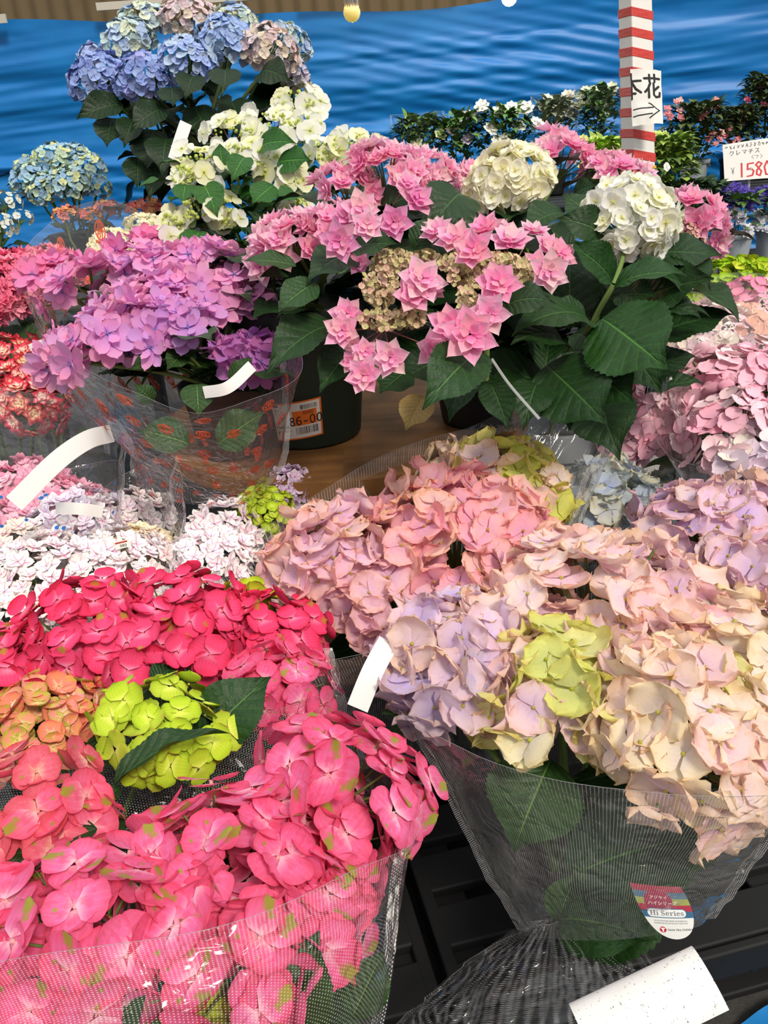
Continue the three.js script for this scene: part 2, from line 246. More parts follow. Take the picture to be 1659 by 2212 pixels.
// one flower head: florets over a flattened dome
function head(plant, { c, R, sq = 0.75, size = 0.04, kind = 'mop', tex = kind, tints = [0xffffff], axis = UP, low = -0.25, ov = 0.66, q = 5, tilt = 0.35, deep = 0.06, hide = -0.35, at = null, stalks = true, inner = false }) {
  const g = new THREE.Group(); g.name = 'flower_head'; g.position.copy(c).sub(worldOf(plant)); plant.add(g);
  const geos = floretGeos(kind, q), Q = new THREE.Quaternion().setFromUnitVectors(UP, axis.clone().normalize());
  const n1 = at ? at.length : Math.max(8, Math.round(2 * Math.PI * (1 - low) * R * R * (0.6 + 0.4 * sq) / (size * ov) ** 2)), ends = [], n2 = inner && !at ? Math.round(n1 * 0.6) : 0;
  for (let kk = 0; kk < n1 + n2; kk++) {
    const under = kk >= n1, k = under ? kk - n1 : kk, n = under ? n2 : n1;
    let nv, pos;
    const cz = 1 - (k + 0.5) / n * (1 - low), ph = k * 2.399963 + rr(-0.25, 0.25), s = Math.sqrt(Math.max(0, 1 - cz * cz));
    const dome = V(s * Math.cos(ph), cz, s * Math.sin(ph));
    const rad = R * (1 + rr(-deep, deep)) * (under ? 0.84 : 1);
    pos = V(dome.x * rad, dome.y * rad * sq, dome.z * rad).applyQuaternion(Q);
    nv = V(dome.x, dome.y / sq, dome.z).normalize().applyQuaternion(Q);
    if (at) { pos.copy(at[k].p).sub(c); nv = at[k].n.clone(); }
    if (nv.dot(toCamera(pos.clone().add(c))) < hide) continue;
    nv.add(V(rr(-tilt, tilt), rr(-tilt, tilt), rr(-tilt, tilt))).normalize();
    const q1 = new THREE.Quaternion().setFromUnitVectors(UP, nv).multiply(new THREE.Quaternion().setFromAxisAngle(UP, rnd() * 6.283));
    const sc = size * (at?.[k].s ?? 1) * rr(0.86, 1.14);
    const tint = pick(tints);
    plant.florets.push({ g, pos: pos.clone(), q: q1, sc, geo: pick(geos), mat: petalMat(tex, tint), face: nv.dot(toCamera(pos.clone().add(c))), d: pos.clone().add(c).distanceTo(camera.position) });
    if (!under) ends.push(pos);
  }
  if (stalks && ends.length) {
    const gs = [], root = V(0, -R * sq * 0.55, 0).applyQuaternion(Q), step = Math.max(1, Math.floor(ends.length / 26));
    for (let k = 0; k < ends.length; k += step) gs.push(thin(root, ends[k].clone().multiplyScalar(0.97), R * 0.028, R * 0.012));
    const m = shadows(new THREE.Mesh(merge(gs), at ? STEMRED : STEM)); m.name = 'flower_stalks'; m.userData.kind = 'stuff'; g.add(m);
  }
  return g;
}
function thin(a, b, r0, r1) { const d = b.clone().sub(a), L = d.length(), g = new THREE.CylinderGeometry(r1, r0, L, 5, 1, true); g.applyQuaternion(new THREE.Quaternion().setFromUnitVectors(UP, d.normalize())); const m = a.clone().add(b).multiplyScalar(0.5); return g.translate(m.x, m.y, m.z); }
// the nearest 300 florets become parts of their own, the rest one joined part
function finish(plant, most = 300) {
  const list = plant.florets.sort((a, b) => (b.sc / b.d * (0.5 + Math.max(0, b.face))) - (a.sc / a.d * (0.5 + Math.max(0, a.face))));
  list.slice(0, most).forEach((f) => { const m = shadows(new THREE.Mesh(f.geo, f.mat)); m.name = 'floret'; m.position.copy(f.pos); m.quaternion.copy(f.q); m.scale.setScalar(f.sc); f.g.add(m); });
  const rest = list.slice(most); delete plant.florets;
  if (rest.length) {
    const mats = [...new Set(rest.map((f) => f.mat))], o = plant.position;
    const gs = mats.map((mm) => mergeGeometries(rest.filter((f) => f.mat === mm).map((f) => { const w = f.g.position; return f.geo.clone().applyMatrix4(new THREE.Matrix4().compose(f.pos.clone().add(w), f.q, V(f.sc, f.sc, f.sc))); })));
    const m = shadows(new THREE.Mesh(mergeGeometries(gs, true), mats)); m.name = 'florets'; m.userData.kind = 'stuff'; plant.add(m); void o;
  }
}
function stem(plant, a, b, r = 0.004, bend = 0.03, mat = STEM) { const m = a.clone().add(b).multiplyScalar(0.5).add(V(rr(-bend, bend), 0, rr(-bend, bend))); m.y = lerp(a.y, b.y, 0.55); part('stem', tube([a, m, b], r, 10, 6), mat, plant); return m; }
// pairs of leaves up a stem
function leavesOn(plant, a, b, n, len, { tint = [0xffffff], droop = 0.5, from = 0.25, to = 0.92 } = {}) {
  for (let k = 0; k < n; k++) {
    const t = from + (to - from) * (k / Math.max(1, n - 1)), az = k * 1.57 + rr(-0.5, 0.5) + (Math.floor(k / 2) * 0.7) + (k % 2) * Math.PI * 0.5, p = a.clone().lerp(b, t), L = len * rr(0.75, 1.2), dir = V(Math.cos(az), rr(0.25, -droop), Math.sin(az)).normalize();
    const st = p.clone().addScaledVector(dir, 0.018); leaf(plant, st, st.clone().addScaledVector(dir, L), { tint: pick(tint), width: rr(0.9, 1.12) });
  }
}
// leaves through a plant's body, given as a region of the photograph
function fillLeaves(p, n, [x0, x1], [y0, y1], [d0, d1], len, tints, root) {
  for (let k = 0; k < n; k++) { const B = P(rr(x0, x1), rr(y0, y1), rr(d0, d1)), dir = B.clone().sub(root); dir.y *= 0.3; dir.normalize().add(V(rr(-0.7, 0.7), rr(-0.8, 0.3), rr(-0.2, 0.8))).normalize(); leaf(p, B, B.clone().addScaledVector(dir, len * rr(0.7, 1.25)), { up: UP.clone().lerp(toCamera(B), rr(0.1, 0.6)).normalize(), tint: pick(tints), width: rr(0.95, 1.2) }); }
}
// a whole potted plant from heads given on the photograph: [x, y, distance, radius in photo pixels, more]
function hydrangea({ label, group, base, surface, potR = 0.075, potH = 0.13, potMat = POTS.black, heads, defaults, leafLen = 0.12, leafN = 5, leafTint = [0xffffff], name = 'potted_hydrangea', most = 300, seed = 1, extra, droop = 0.5, stemMat }) {
  reseed(seed);
  const hs = heads.map((h) => ({ c: P(h[0], h[1], h[2]), R: px2m(h[3], h[2]), ...defaults, ...(h[4] ?? {}) }));
  const b = base ? base.clone() : hs.reduce((v, h) => v.add(h.c), V(0, 0, 0)).divideScalar(hs.length); b.y = surface;
  const p = plantAt(name, label, group, b), top = pot(p, potR, potH, potMat);
  for (const h of hs) {
    if (!h.axis) { const out = h.c.clone().sub(V(b.x, h.c.y, b.z)); h.axis = V(0, 1, 0).addScaledVector(out, Math.min(3, 0.5 / Math.max(0.05, out.length()))).normalize(); }
    const root = top.clone().add(V(rr(-0.3, 0.3) * potR, 0, rr(-0.3, 0.3) * potR)), end = h.c.clone().addScaledVector(h.axis, -h.R * (h.sq ?? 0.75) * 0.5);
    if (h.stem !== false) { stem(p, root, end, 0.0035, 0.02, stemMat); leavesOn(p, root, end, h.leafN ?? leafN, leafLen, { tint: leafTint, droop }); }
    head(p, h);
  }
  extra?.(p, b, top); finish(p, most); return p;
}

// ---------------------------------------------------------------- setting
const BRIGHT = 0x1000000; // marks the tint of a fresh, light leaf
const FLOORY = 0, DECK = 0.15, TABLE = 0.62;
const concrete = dataTex(512, 512, (x, y) => { const n = fbm(x * 20, y * 20, 2), s = hash(x * 512, y * 512, 4); const g = 52 + 26 * n + 14 * (s - 0.5); return [g * 1.02, g, g * 0.95]; }, true, true);
concrete.repeat.set(6, 6);
structure('floor', box(9, 0.06, 7, 0, FLOORY - 0.03, -2.4), std({ map: concrete, roughness: 0.95 }), 'dark grey concrete market floor');
const BACKZ = -4.5;
structure('wall_back', box(9, 2.6, 0.08, 0, 1.3, BACKZ - 0.14), std({ color: 0x5a5145, roughness: 0.9 }), 'back wall of the market hall behind the blue tarpaulin');
{ // brown corrugated siding above the tarpaulin
  const n = 320, pos = [], idx = [], y0 = 1.3, y1 = 2.55;
  for (let i = 0; i <= n; i++) { const x = lerp(-3.6, 3.6, i / n), z = BACKZ - 0.075 + 0.012 * Math.sin(x * 78); pos.push(x, y0, z, x, y1, z); if (i) { const a = i * 2; idx.push(a - 2, a, a - 1, a - 1, a, a + 1); } }
  const g = new THREE.BufferGeometry(); g.setAttribute('position', new THREE.Float32BufferAttribute(pos, 3)); g.setIndex(idx); g.computeVertexNormals();
  const m = std({ color: 0x6e5d40, roughness: 0.7 }); single('corrugated_siding', g, m, 'brown corrugated siding along the top edge above the blue tarpaulin', 'siding');
}
// blue tarpaulin with horizontal folds and fine ripples
{
  const nx = 420, ny = 150, pos = [], uv = [], idx = [], xl = -3.1, xr = 3.1, yb = 0.25;
  for (let j = 0; j <= ny; j++) for (let i = 0; i <= nx; i++) {
    const s = i / nx, t = j / ny, x = lerp(xl, xr, s), top = 1.6 + 0.03 * Math.sin(s * 9) + 0.012 * Math.sin(s * 31), y = lerp(yb, top, t);
    const fade = smooth(0, 0.15, 1 - t) * 0.85 + 0.15;
    let z = 0.038 * (fbm(x * 0.3 + 3, y * 4.5 + x * 0.25, 1) - 0.5) * 2 + 0.02 * (fbm(x * 0.6, y * 15 - x * 0.9, 7) - 0.5) * 2;
    const rip = smooth(0.45, 0.7, fbm(x * 1.1 + 9, y * 1.6, 21)); z += 0.0035 * rip * Math.sin((y + 0.22 * x) * 120 + 3 * noise(x * 3, y * 3, 5));
    z += 0.05 * Math.exp(-(((y - 0.78 - 0.06 * x) / 0.03) ** 2)) * smooth(0.6, 1.6, x) + 0.03 * Math.exp(-(((y - 0.95 + 0.05 * x) / 0.025) ** 2)) * smooth(0.3, -1.0, x);
    pos.push(x, y, BACKZ + 0.1 + z * fade); uv.push(x, y);
  }
  for (let j = 0; j < ny; j++) for (let i = 0; i < nx; i++) { const a = j * (nx + 1) + i, b = a + 1, c = a + nx + 1, d = c + 1; idx.push(a, b, c, b, d, c); }
  const g = new THREE.BufferGeometry(); g.setAttribute('position', new THREE.Float32BufferAttribute(pos, 3)); g.setAttribute('uv', new THREE.Float32BufferAttribute(uv, 2)); g.setIndex(idx); g.computeVertexNormals();
  const weave = dataTex(64, 64, (x, y, i, j) => { const v = 120 + ((i >> 1) + (j >> 1)) % 2 * 70; return [v, v, v]; }, false, true); weave.repeat.set(14, 14);
  const col = dataTex(256, 128, (x, y) => mixc([4, 112, 190], [14, 132, 210], fbm(x * 30, y * 40, 6)), true, true); col.repeat.set(0.3, 0.5);
  single('blue_tarpaulin', g, std({ map: col, bumpMap: weave, bumpScale: 0.0004, roughness: 0.47, metalness: 0 }), 'wrinkled glossy blue tarpaulin hung across the back wall', 'tarpaulin');
  const strip = (x0, x1, h, y) => { const gg = box(x1 - x0, h, 0.012, (x0 + x1) / 2, y, BACKZ + 0.155); return gg; };
  single('batten', strip(-2.45, -1.5, 0.035, 1.632), std({ color: 0xcfcabd, roughness: 0.8 }), 'pale wooden batten holding the tarpaulin top at far left', 'batten');
  single('batten', strip(-1.1, -0.35, 0.03, 1.652), std({ color: 0xd6d0c2, roughness: 0.8 }), 'pale wooden batten above the tarpaulin behind the blue hydrangea', 'batten');
  single('batten', strip(-0.2, 0.5, 0.03, 1.645), std({ color: 0xd0cbbb, roughness: 0.8 }), 'pale wooden batten above the tarpaulin beside the yellow bulb', 'batten');
}
// bulbs
function bulb(px, py, d, warm, label) {
  const c = P(px, py, d), b = thing('light_bulb', label, 'lamp', c.clone().add(V(0, -0.03, 0)), 'LED bulbs hung along the back');
  const o = c; part('bulb_globe', new THREE.LatheGeometry([[0.001, -0.03], [0.014, -0.027], [0.024, -0.018], [0.0295, -0.004], [0.029, 0.006], [0.026, 0.013]].map((p) => new THREE.Vector2(...p)), 28).translate(o.x, o.y, o.z), std({ color: warm ? 0xe8dca0 : 0xffffff, emissive: warm ? 0xf0c848 : 0xffffff, emissiveIntensity: warm ? 0.5 : 1.0, roughness: 0.4 }), b);
  const fins = []; for (let k = 0; k < 18; k++) { const a = k / 18 * 6.283; fins.push(box(0.006, 0.03, 0.0025).translate(0.023, 0, 0).rotateY(a).translate(o.x, o.y + 0.027, o.z)); }
  fins.push(new THREE.CylinderGeometry(0.015, 0.022, 0.032, 20).translate(o.x, o.y + 0.028, o.z));
  part('heat_sink', merge(fins), std({ color: 0x9a9c9c, roughness: 0.45, metalness: 0.5 }), b);
  part('socket', new THREE.CylinderGeometry(0.014, 0.015, 0.035, 16).translate(o.x, o.y + 0.06, o.z), std({ color: 0x1c1c1c, roughness: 0.6 }), b);
  part('cord', tube([o.clone().add(V(0, 0.07, 0)), o.clone().add(V(0.004, 0.3, 0)), o.clone().add(V(0, 0.75, 0))], 0.0035, 8, 6), std({ color: 0x1c1c1c, roughness: 0.7 }), b);
  const l = new THREE.PointLight(warm ? 0xffd890 : 0xffffff, 0.35); l.position.copy(o).sub(b.position); l.castShadow = true; l.name = 'bulb_light'; b.add(l);
}
bulb(760, 27, 2.95, true, 'lit warm yellow LED bulb with ribbed grey heat sink before the tarpaulin');
bulb(1100, -6, 3.1, false, 'glowing white LED bulb cut off by the top edge');

// striped post with paper sign
{
  const a = atHeight(1384, 620, 0.6), d0 = 2.44, top = P(1371, -60, d0 * 1.0), bot = P(1379, 390, d0); const dir = top.clone().sub(bot); bot.addScaledVector(dir, (FLOORY - bot.y) / dir.y); top.addScaledVector(dir, 0.12);
  const L = top.distanceTo(bot), post = thing('striped_post', 'square post wrapped in red and white tape beside the clematis', 'post', bot), yaw = 0.26, sx = 0.068; void a;
  const q = new THREE.Quaternion().setFromUnitVectors(UP, dir.clone().normalize());
  const put = (g) => g.rotateY(yaw).applyQuaternion(q).translate(bot.x, bot.y, bot.z);
  const crinkle = dataTex(128, 128, (x, y) => { const v = 128 + 120 * (fbm(x * 3, y * 22, 4) - 0.5); return [v, v, v]; }, false, true);
  part('shaft', put(new RoundedBoxGeometry(sx, L, sx, 2, 0.004).translate(0, L / 2, 0)), std({ color: 0xe6e3dc, roughness: 0.7, bumpMap: crinkle, bumpScale: 0.004 }), post);
  const red = std({ color: 0xd0372e, roughness: 0.5, bumpMap: crinkle, bumpScale: 0.004 });
  const pitch = 0.0575;
  for (let k = 0; k * pitch < L - 0.3; k++) { const y = L - 0.135 - k * pitch; if (y < 0.3) break; const g = new RoundedBoxGeometry(sx + 0.003, 0.0255, sx + 0.003, 1, 0.0015); const pa = g.attributes.position; for (let i = 0; i < pa.count; i++) pa.setY(i, pa.getY(i) + pa.getX(i) * -0.06 + pa.getZ(i) * -0.42 + 0.002 * Math.sin(pa.getX(i) * 90 + k)); part('red_stripe', put(g.translate(0, y, 0)), red, post); }
  part('yellow_stripe', put(new RoundedBoxGeometry(sx + 0.004, 0.009, sx + 0.004, 1, 0.001).translate(0, L - 0.64, 0)), std({ color: 0xd8a53a, roughness: 0.5 }), post);
}
// stroke lettering: polylines in a unit box, y down
function strokes(ctx, list, x, y, s, w, col, sy = s) { ctx.strokeStyle = col; ctx.lineWidth = w; ctx.lineCap = 'round'; ctx.lineJoin = 'round'; for (const l of list) { ctx.beginPath(); l.forEach(([a, b], i) => (i ? ctx.lineTo(x + a * s, y + b * sy) : ctx.moveTo(x + a * s, y + b * sy))); ctx.stroke(); } }
const KANA = {
  hana: [[[0.05, 0.2], [0.95, 0.18]], [[0.35, 0.05], [0.35, 0.33]], [[0.65, 0.03], [0.65, 0.33]], [[0.38, 0.4], [0.25, 0.62], [0.08, 0.75]], [[0.28, 0.58], [0.28, 0.98]], [[0.58, 0.4], [0.58, 0.88], [0.7, 0.96], [0.92, 0.92], [0.95, 0.76]], [[0.9, 0.5], [0.6, 0.7]]],
  hon: [[[0.02, 0.3], [0.98, 0.3]], [[0.5, 0.02], [0.5, 0.98]], [[0.5, 0.32], [0.3, 0.6], [0.02, 0.76]], [[0.5, 0.32], [0.72, 0.6], [0.98, 0.76]], [[0.3, 0.78], [0.7, 0.78]]],
  ku: [[[0.4, 0.05], [0.3, 0.3], [0.1, 0.5]], [[0.4, 0.2], [0.9, 0.2], [0.75, 0.6], [0.35, 0.98]]], re: [[[0.25, 0.05], [0.25, 0.92], [0.6, 0.75], [0.9, 0.45]]], ma: [[[0.08, 0.2], [0.92, 0.2], [0.75, 0.42], [0.5, 0.65]], [[0.35, 0.5], [0.65, 0.85]]],
  chi: [[[0.8, 0.1], [0.5, 0.2], [0.2, 0.22]], [[0.05, 0.48], [0.95, 0.48]], [[0.52, 0.2], [0.52, 0.6], [0.28, 0.95]]], su: [[[0.12, 0.15], [0.8, 0.15], [0.6, 0.5], [0.1, 0.92]], [[0.55, 0.58], [0.92, 0.92]]],
  a: [[[0.08, 0.15], [0.92, 0.15], [0.75, 0.35], [0.58, 0.45]], [[0.5, 0.3], [0.45, 0.7], [0.2, 0.95]]], ji: [[[0.2, 0.1], [0.4, 0.22]], [[0.1, 0.38], [0.3, 0.5]], [[0.15, 0.9], [0.55, 0.75], [0.85, 0.35]], [[0.72, 0.05], [0.8, 0.18]], [[0.88, 0.02], [0.96, 0.14]]], sa: [[[0.05, 0.32], [0.95, 0.32]], [[0.3, 0.1], [0.3, 0.6]], [[0.7, 0.08], [0.7, 0.6], [0.45, 0.95]]], i: [[[0.85, 0.08], [0.5, 0.4], [0.1, 0.58]], [[0.55, 0.38], [0.55, 0.95]]],
  ha: [[[0.35, 0.25], [0.25, 0.6], [0.05, 0.88]], [[0.6, 0.2], [0.8, 0.5], [0.95, 0.88]]], shi: [[[0.2, 0.1], [0.4, 0.22]], [[0.1, 0.38], [0.3, 0.5]], [[0.15, 0.9], [0.55, 0.75], [0.9, 0.3]]], ri: [[[0.28, 0.1], [0.28, 0.6]], [[0.72, 0.05], [0.72, 0.55], [0.4, 0.95]]], dash: [[[0.08, 0.5], [0.92, 0.5]]], zu: [[[0.12, 0.15], [0.75, 0.15], [0.55, 0.5], [0.1, 0.92]], [[0.52, 0.58], [0.88, 0.92]], [[0.82, 0.02], [0.88, 0.14]], [[0.95, 0.0], [1, 0.1]]], yen: [[[0.1, 0.05], [0.5, 0.5], [0.9, 0.05]], [[0.5, 0.5], [0.5, 0.95]], [[0.2, 0.55], [0.8, 0.55]], [[0.2, 0.72], [0.8, 0.72]]],
};
function sheetGeo(corners, bulge, nx = 12, ny = 12, wave = 0) { // a paper sheet from four world corners (top left, top right, bottom right, bottom left)
  const [a, b, c, d] = corners, pos = [], uv = [], idx = [], n = new THREE.Vector3().crossVectors(b.clone().sub(a), d.clone().sub(a)).normalize();
  if (n.dot(toCamera(a)) < 0) n.negate();
  for (let j = 0; j <= ny; j++) for (let i = 0; i <= nx; i++) { const s = i / nx, t = j / ny, p = a.clone().lerp(b, s).lerp(d.clone().lerp(c, s), t); p.addScaledVector(n, bulge * 4 * s * (1 - s) + wave * (fbm(s * 3, t * 4, 3) - 0.5)); pos.push(p.x, p.y, p.z); uv.push(s, 1 - t); }
  for (let j = 0; j < ny; j++) for (let i = 0; i < nx; i++) { const e = j * (nx + 1) + i, f = e + 1, g = e + nx + 1, h = g + 1; idx.push(e, g, f, f, g, h); }
  const g = new THREE.BufferGeometry(); g.setAttribute('position', new THREE.Float32BufferAttribute(pos, 3)); g.setAttribute('uv', new THREE.Float32BufferAttribute(uv, 2)); g.setIndex(idx); g.computeVertexNormals(); return g;
}
{
  const tex = canvasTex(384, 640, (c, w, h) => { c.fillStyle = '#efede6'; c.fillRect(0, 0, w, h); strokes(c, KANA.hon, -110, 50, 230, 30, '#2b2a2a', 290); strokes(c, KANA.hana, 150, 50, 215, 30, '#2b2a2a', 290); strokes(c, [[[0, 0.35], [0.75, 0.3]], [[0, 0.8], [0.7, 0.72]], [[0.58, 0], [1, 0.5], [0.6, 1]]], 20, 400, 320, 15, '#2b2a2a', 170); });
  const d = 2.33; single('paper_sign', sheetGeo([P(1361, 150, d), P(1428, 153, d), P(1432, 268, d), P(1367, 272, d)], 0.006, 14, 14, 0.012), std({ map: tex, roughness: 0.85 }), 'white paper sign with black characters and arrow taped to the striped post', 'sign');
}

// pallets: black plastic decks of slats on blocks
const palletMat = std({ name: 'black_plastic', color: 0x121314, roughness: 0.72 });
const PA = Math.atan2(0.031, 0.153);
function pallet(o1, o2, label) { // o1 along the front edge, o2 away from the viewer, metres from the visible front corner
  const e1 = V(Math.cos(PA), 0, -Math.sin(PA)), e2 = V(-Math.sin(PA), 0, -Math.cos(PA)), S = 1.1;
  const c = V(0.347, 0, -0.727).addScaledVector(e1, o1 + S / 2).addScaledVector(e2, o2 + S / 2); c.y = FLOORY;
  const p = thing('plastic_pallet', label, 'pallet', c, 'black plastic pallets under the flowers'), put = (g) => g.rotateY(PA).translate(c.x, c.y, c.z), hh = DECK - FLOORY;
  const slat = 0.066, gap = (S - 0.05 * 2) / 11;
  for (let k = 0; k < 12; k++) part('slat', put(rbox(S, 0.018, slat, 0, hh - 0.009, -S / 2 + 0.05 + k * gap, 0.004)), palletMat, p);
  for (let k = 0; k < 8; k++) part('crossbar', put(rbox(0.05, 0.02, S - 0.01, -S / 2 + 0.04 + k * (S - 0.08) / 7, hh - 0.026, 0, 0.004)), palletMat, p);
  for (const x of [-1, 1]) part('rim', put(rbox(0.018, 0.05, S, x * (S / 2 - 0.009), hh - 0.024, 0, 0.004)), palletMat, p);
  for (const z of [-1, 1]) part('rim', put(rbox(S, 0.05, 0.014, 0, hh - 0.025, z * (S / 2 - 0.007), 0.004)), palletMat, p);
  for (let k = 0; k < 15; k++) part('rib', put(box(0.006, 0.045, 0.05, -S / 2 + 0.05 + k * 0.0715, hh - 0.045, S / 2 - 0.035)), palletMat, p);
  for (const x of [-1, 0, 1]) for (const z of [-1, 0, 1]) part('block', put(rbox(0.13, hh - 0.05, 0.13, x * (S / 2 - 0.09), (hh - 0.05) / 2 + 0.012, z * (S / 2 - 0.09), 0.008)), palletMat, p);
  for (const z of [-1, 0, 1]) part('skid', put(rbox(S, 0.015, 0.12, 0, 0.0075, z * (S / 2 - 0.09), 0.004)), palletMat, p);
}
const C0 = -0.3;
pallet(C0, 0, 'black plastic pallet under the front pale pink hydrangea');
pallet(C0 - 1.115, -0.62, 'black plastic pallet under the front deep pink hydrangea');
pallet(C0 - 1.115, 0.495, 'black plastic pallet under the left plants');
pallet(C0 + 1.115, 0, 'black plastic pallet at far right');

// round wooden table, a cable drum
let TBL;
{
  const c = atHeight(735, 900, TABLE); c.y = DECK; const R = 0.36; const front = atHeight(740, 1041, TABLE); c.x = front.x; c.z = front.z - R;
  const wood = dataTex(512, 512, (x, y) => { const g = fbm(x * 3 + 0.2 * fbm(x * 4, y * 10, 2), y * 40, 5), b = fbm(x * 5, y * 5, 9); let k = mixc([168, 118, 62], [116, 78, 38], g); k = mixc(k, [72, 50, 28], smooth(0.52, 0.75, b) * 0.6); if (hash(x * 512, y * 512, 8) > 0.997) k = [200, 180, 140]; return k; }, true, true);
  const bp = dataTex(256, 256, (x, y) => { const v = 128 + 110 * (fbm(x * 3, y * 40, 5) - 0.5); return [v, v, v]; }, false, true);
  const t = thing('round_table', 'round brown wooden table top carrying the potted plants', 'table', c);
  const g = new THREE.CylinderGeometry(R, R, 0.03, 72).translate(c.x, TABLE - 0.015, c.z), u = g.attributes.uv, p = g.attributes.position; for (let i = 0; i < u.count; i++) u.setXY(i, (p.getX(i) - c.x) * 1.2, (p.getZ(i) - c.z) * 1.2);
  const wm = std({ map: wood, bumpMap: bp, bumpScale: 0.002, roughness: 0.7 });
  part('table_top', g, wm, t); part('drum', new THREE.CylinderGeometry(0.13, 0.13, TABLE - DECK - 0.05, 32).translate(c.x, DECK + (TABLE - DECK) / 2, c.z), wm, t);
  part('base_disc', new THREE.CylinderGeometry(0.26, 0.26, 0.03, 48).translate(c.x, DECK + 0.015, c.z), wm, t);
  TBL = c;
}
// benches at the back
const benchMat = std({ name: 'bench_black', color: 0x202224, roughness: 0.6 });
function bench(label, x0, x1, z0, z1, y) {
  const c = V((x0 + x1) / 2, FLOORY, (z0 + z1) / 2), b = thing('display_bench', label, 'bench', c), n = Math.round((z1 - z0) / 0.11);
  for (let k = 0; k < n; k++) part('slat', rbox(x1 - x0, 0.02, 0.085, c.x, y - 0.01, z0 + (k + 0.5) * (z1 - z0) / n, 0.004), benchMat, b);
  for (const x of [x0 + 0.04, c.x, x1 - 0.04]) { part('bearer', rbox(0.05, 0.04, z1 - z0, x, y - 0.04, c.z, 0.004), benchMat, b); for (const z of [z0 + 0.04, z1 - 0.04]) part('leg', rbox(0.05, y - 0.06 - FLOORY, 0.05, x, (y - 0.06 + FLOORY) / 2, z, 0.004), benchMat, b); }
}
bench('low black slatted bench behind the white lacecap hydrangea', -1.75, 0.05, -3.3, -2.12, 0.74);
bench('high black slatted bench along the tarpaulin carrying clematis pots', -0.02, 2.4, -4.05, -3.36, 0.79);
bench('low black slatted bench at right carrying grey flower pots', 0.6, 2.3, -3.32, -2.68, 0.6);
bench('low black slatted bench behind the rightmost pink hydrangeas', 0.86, 1.45, -2.53, -2.2, 0.4);

// ---------------------------------------------------------------- cellophane
const dotTile = (n, r, level) => dataTex(64, 64, (x, y) => { const fx = (x * n) % 1 - 0.5, fy = ((y * n + (Math.floor(x * n) % 2) * 0.5) % 1) - 0.5; const v = Math.hypot(fx, fy) < r ? level : 255; return [v, v, v]; }, false, true);
const crumple = dataTex(256, 256, (x, y) => { const a = fbm(x * 7 + 2 * fbm(x * 5, y * 5, 3), y * 7, 11), r = 1 - Math.abs(a * 2 - 1); const v = 255 * r ** 3; return [v, v, v]; }, false, true); crumple.repeat.set(5, 5);
const filmOf = (o) => phys({ name: 'cellophane', color: 0xffffff, transmission: 1, thickness: 0, roughness: 0.1, ior: 1.42, specularIntensity: 0.9, bumpMap: crumple, bumpScale: 0.0022, ...o });
const repeatOf = (t, k) => { const c = t.clone(); c.repeat.set(k, k); c.needsUpdate = true; return c; };
const DOTS = dotTile(4, 0.22, 165), FINE = dataTex(64, 64, (x, y, i) => { const v = i % 16 < 3 ? 188 : 248; return [v, v, v]; }, false, true);
const EDGE = phys({ name: 'film_edge', color: 0xd8d8d8, transmission: 0.6, thickness: 0, roughness: 0.4 });
const FILM = { clear: filmOf({}), seam: filmOf({ transmissionMap: repeatOf(dotTile(4, 0.3, 140), 130), roughness: 0.2 }), skirt: filmOf({ transmissionMap: repeatOf(dotTile(4, 0.2, 200), 120) }), dots: filmOf({ transmissionMap: repeatOf(DOTS, 105) }), lines: filmOf({ transmissionMap: repeatOf(FINE, 90) }) };
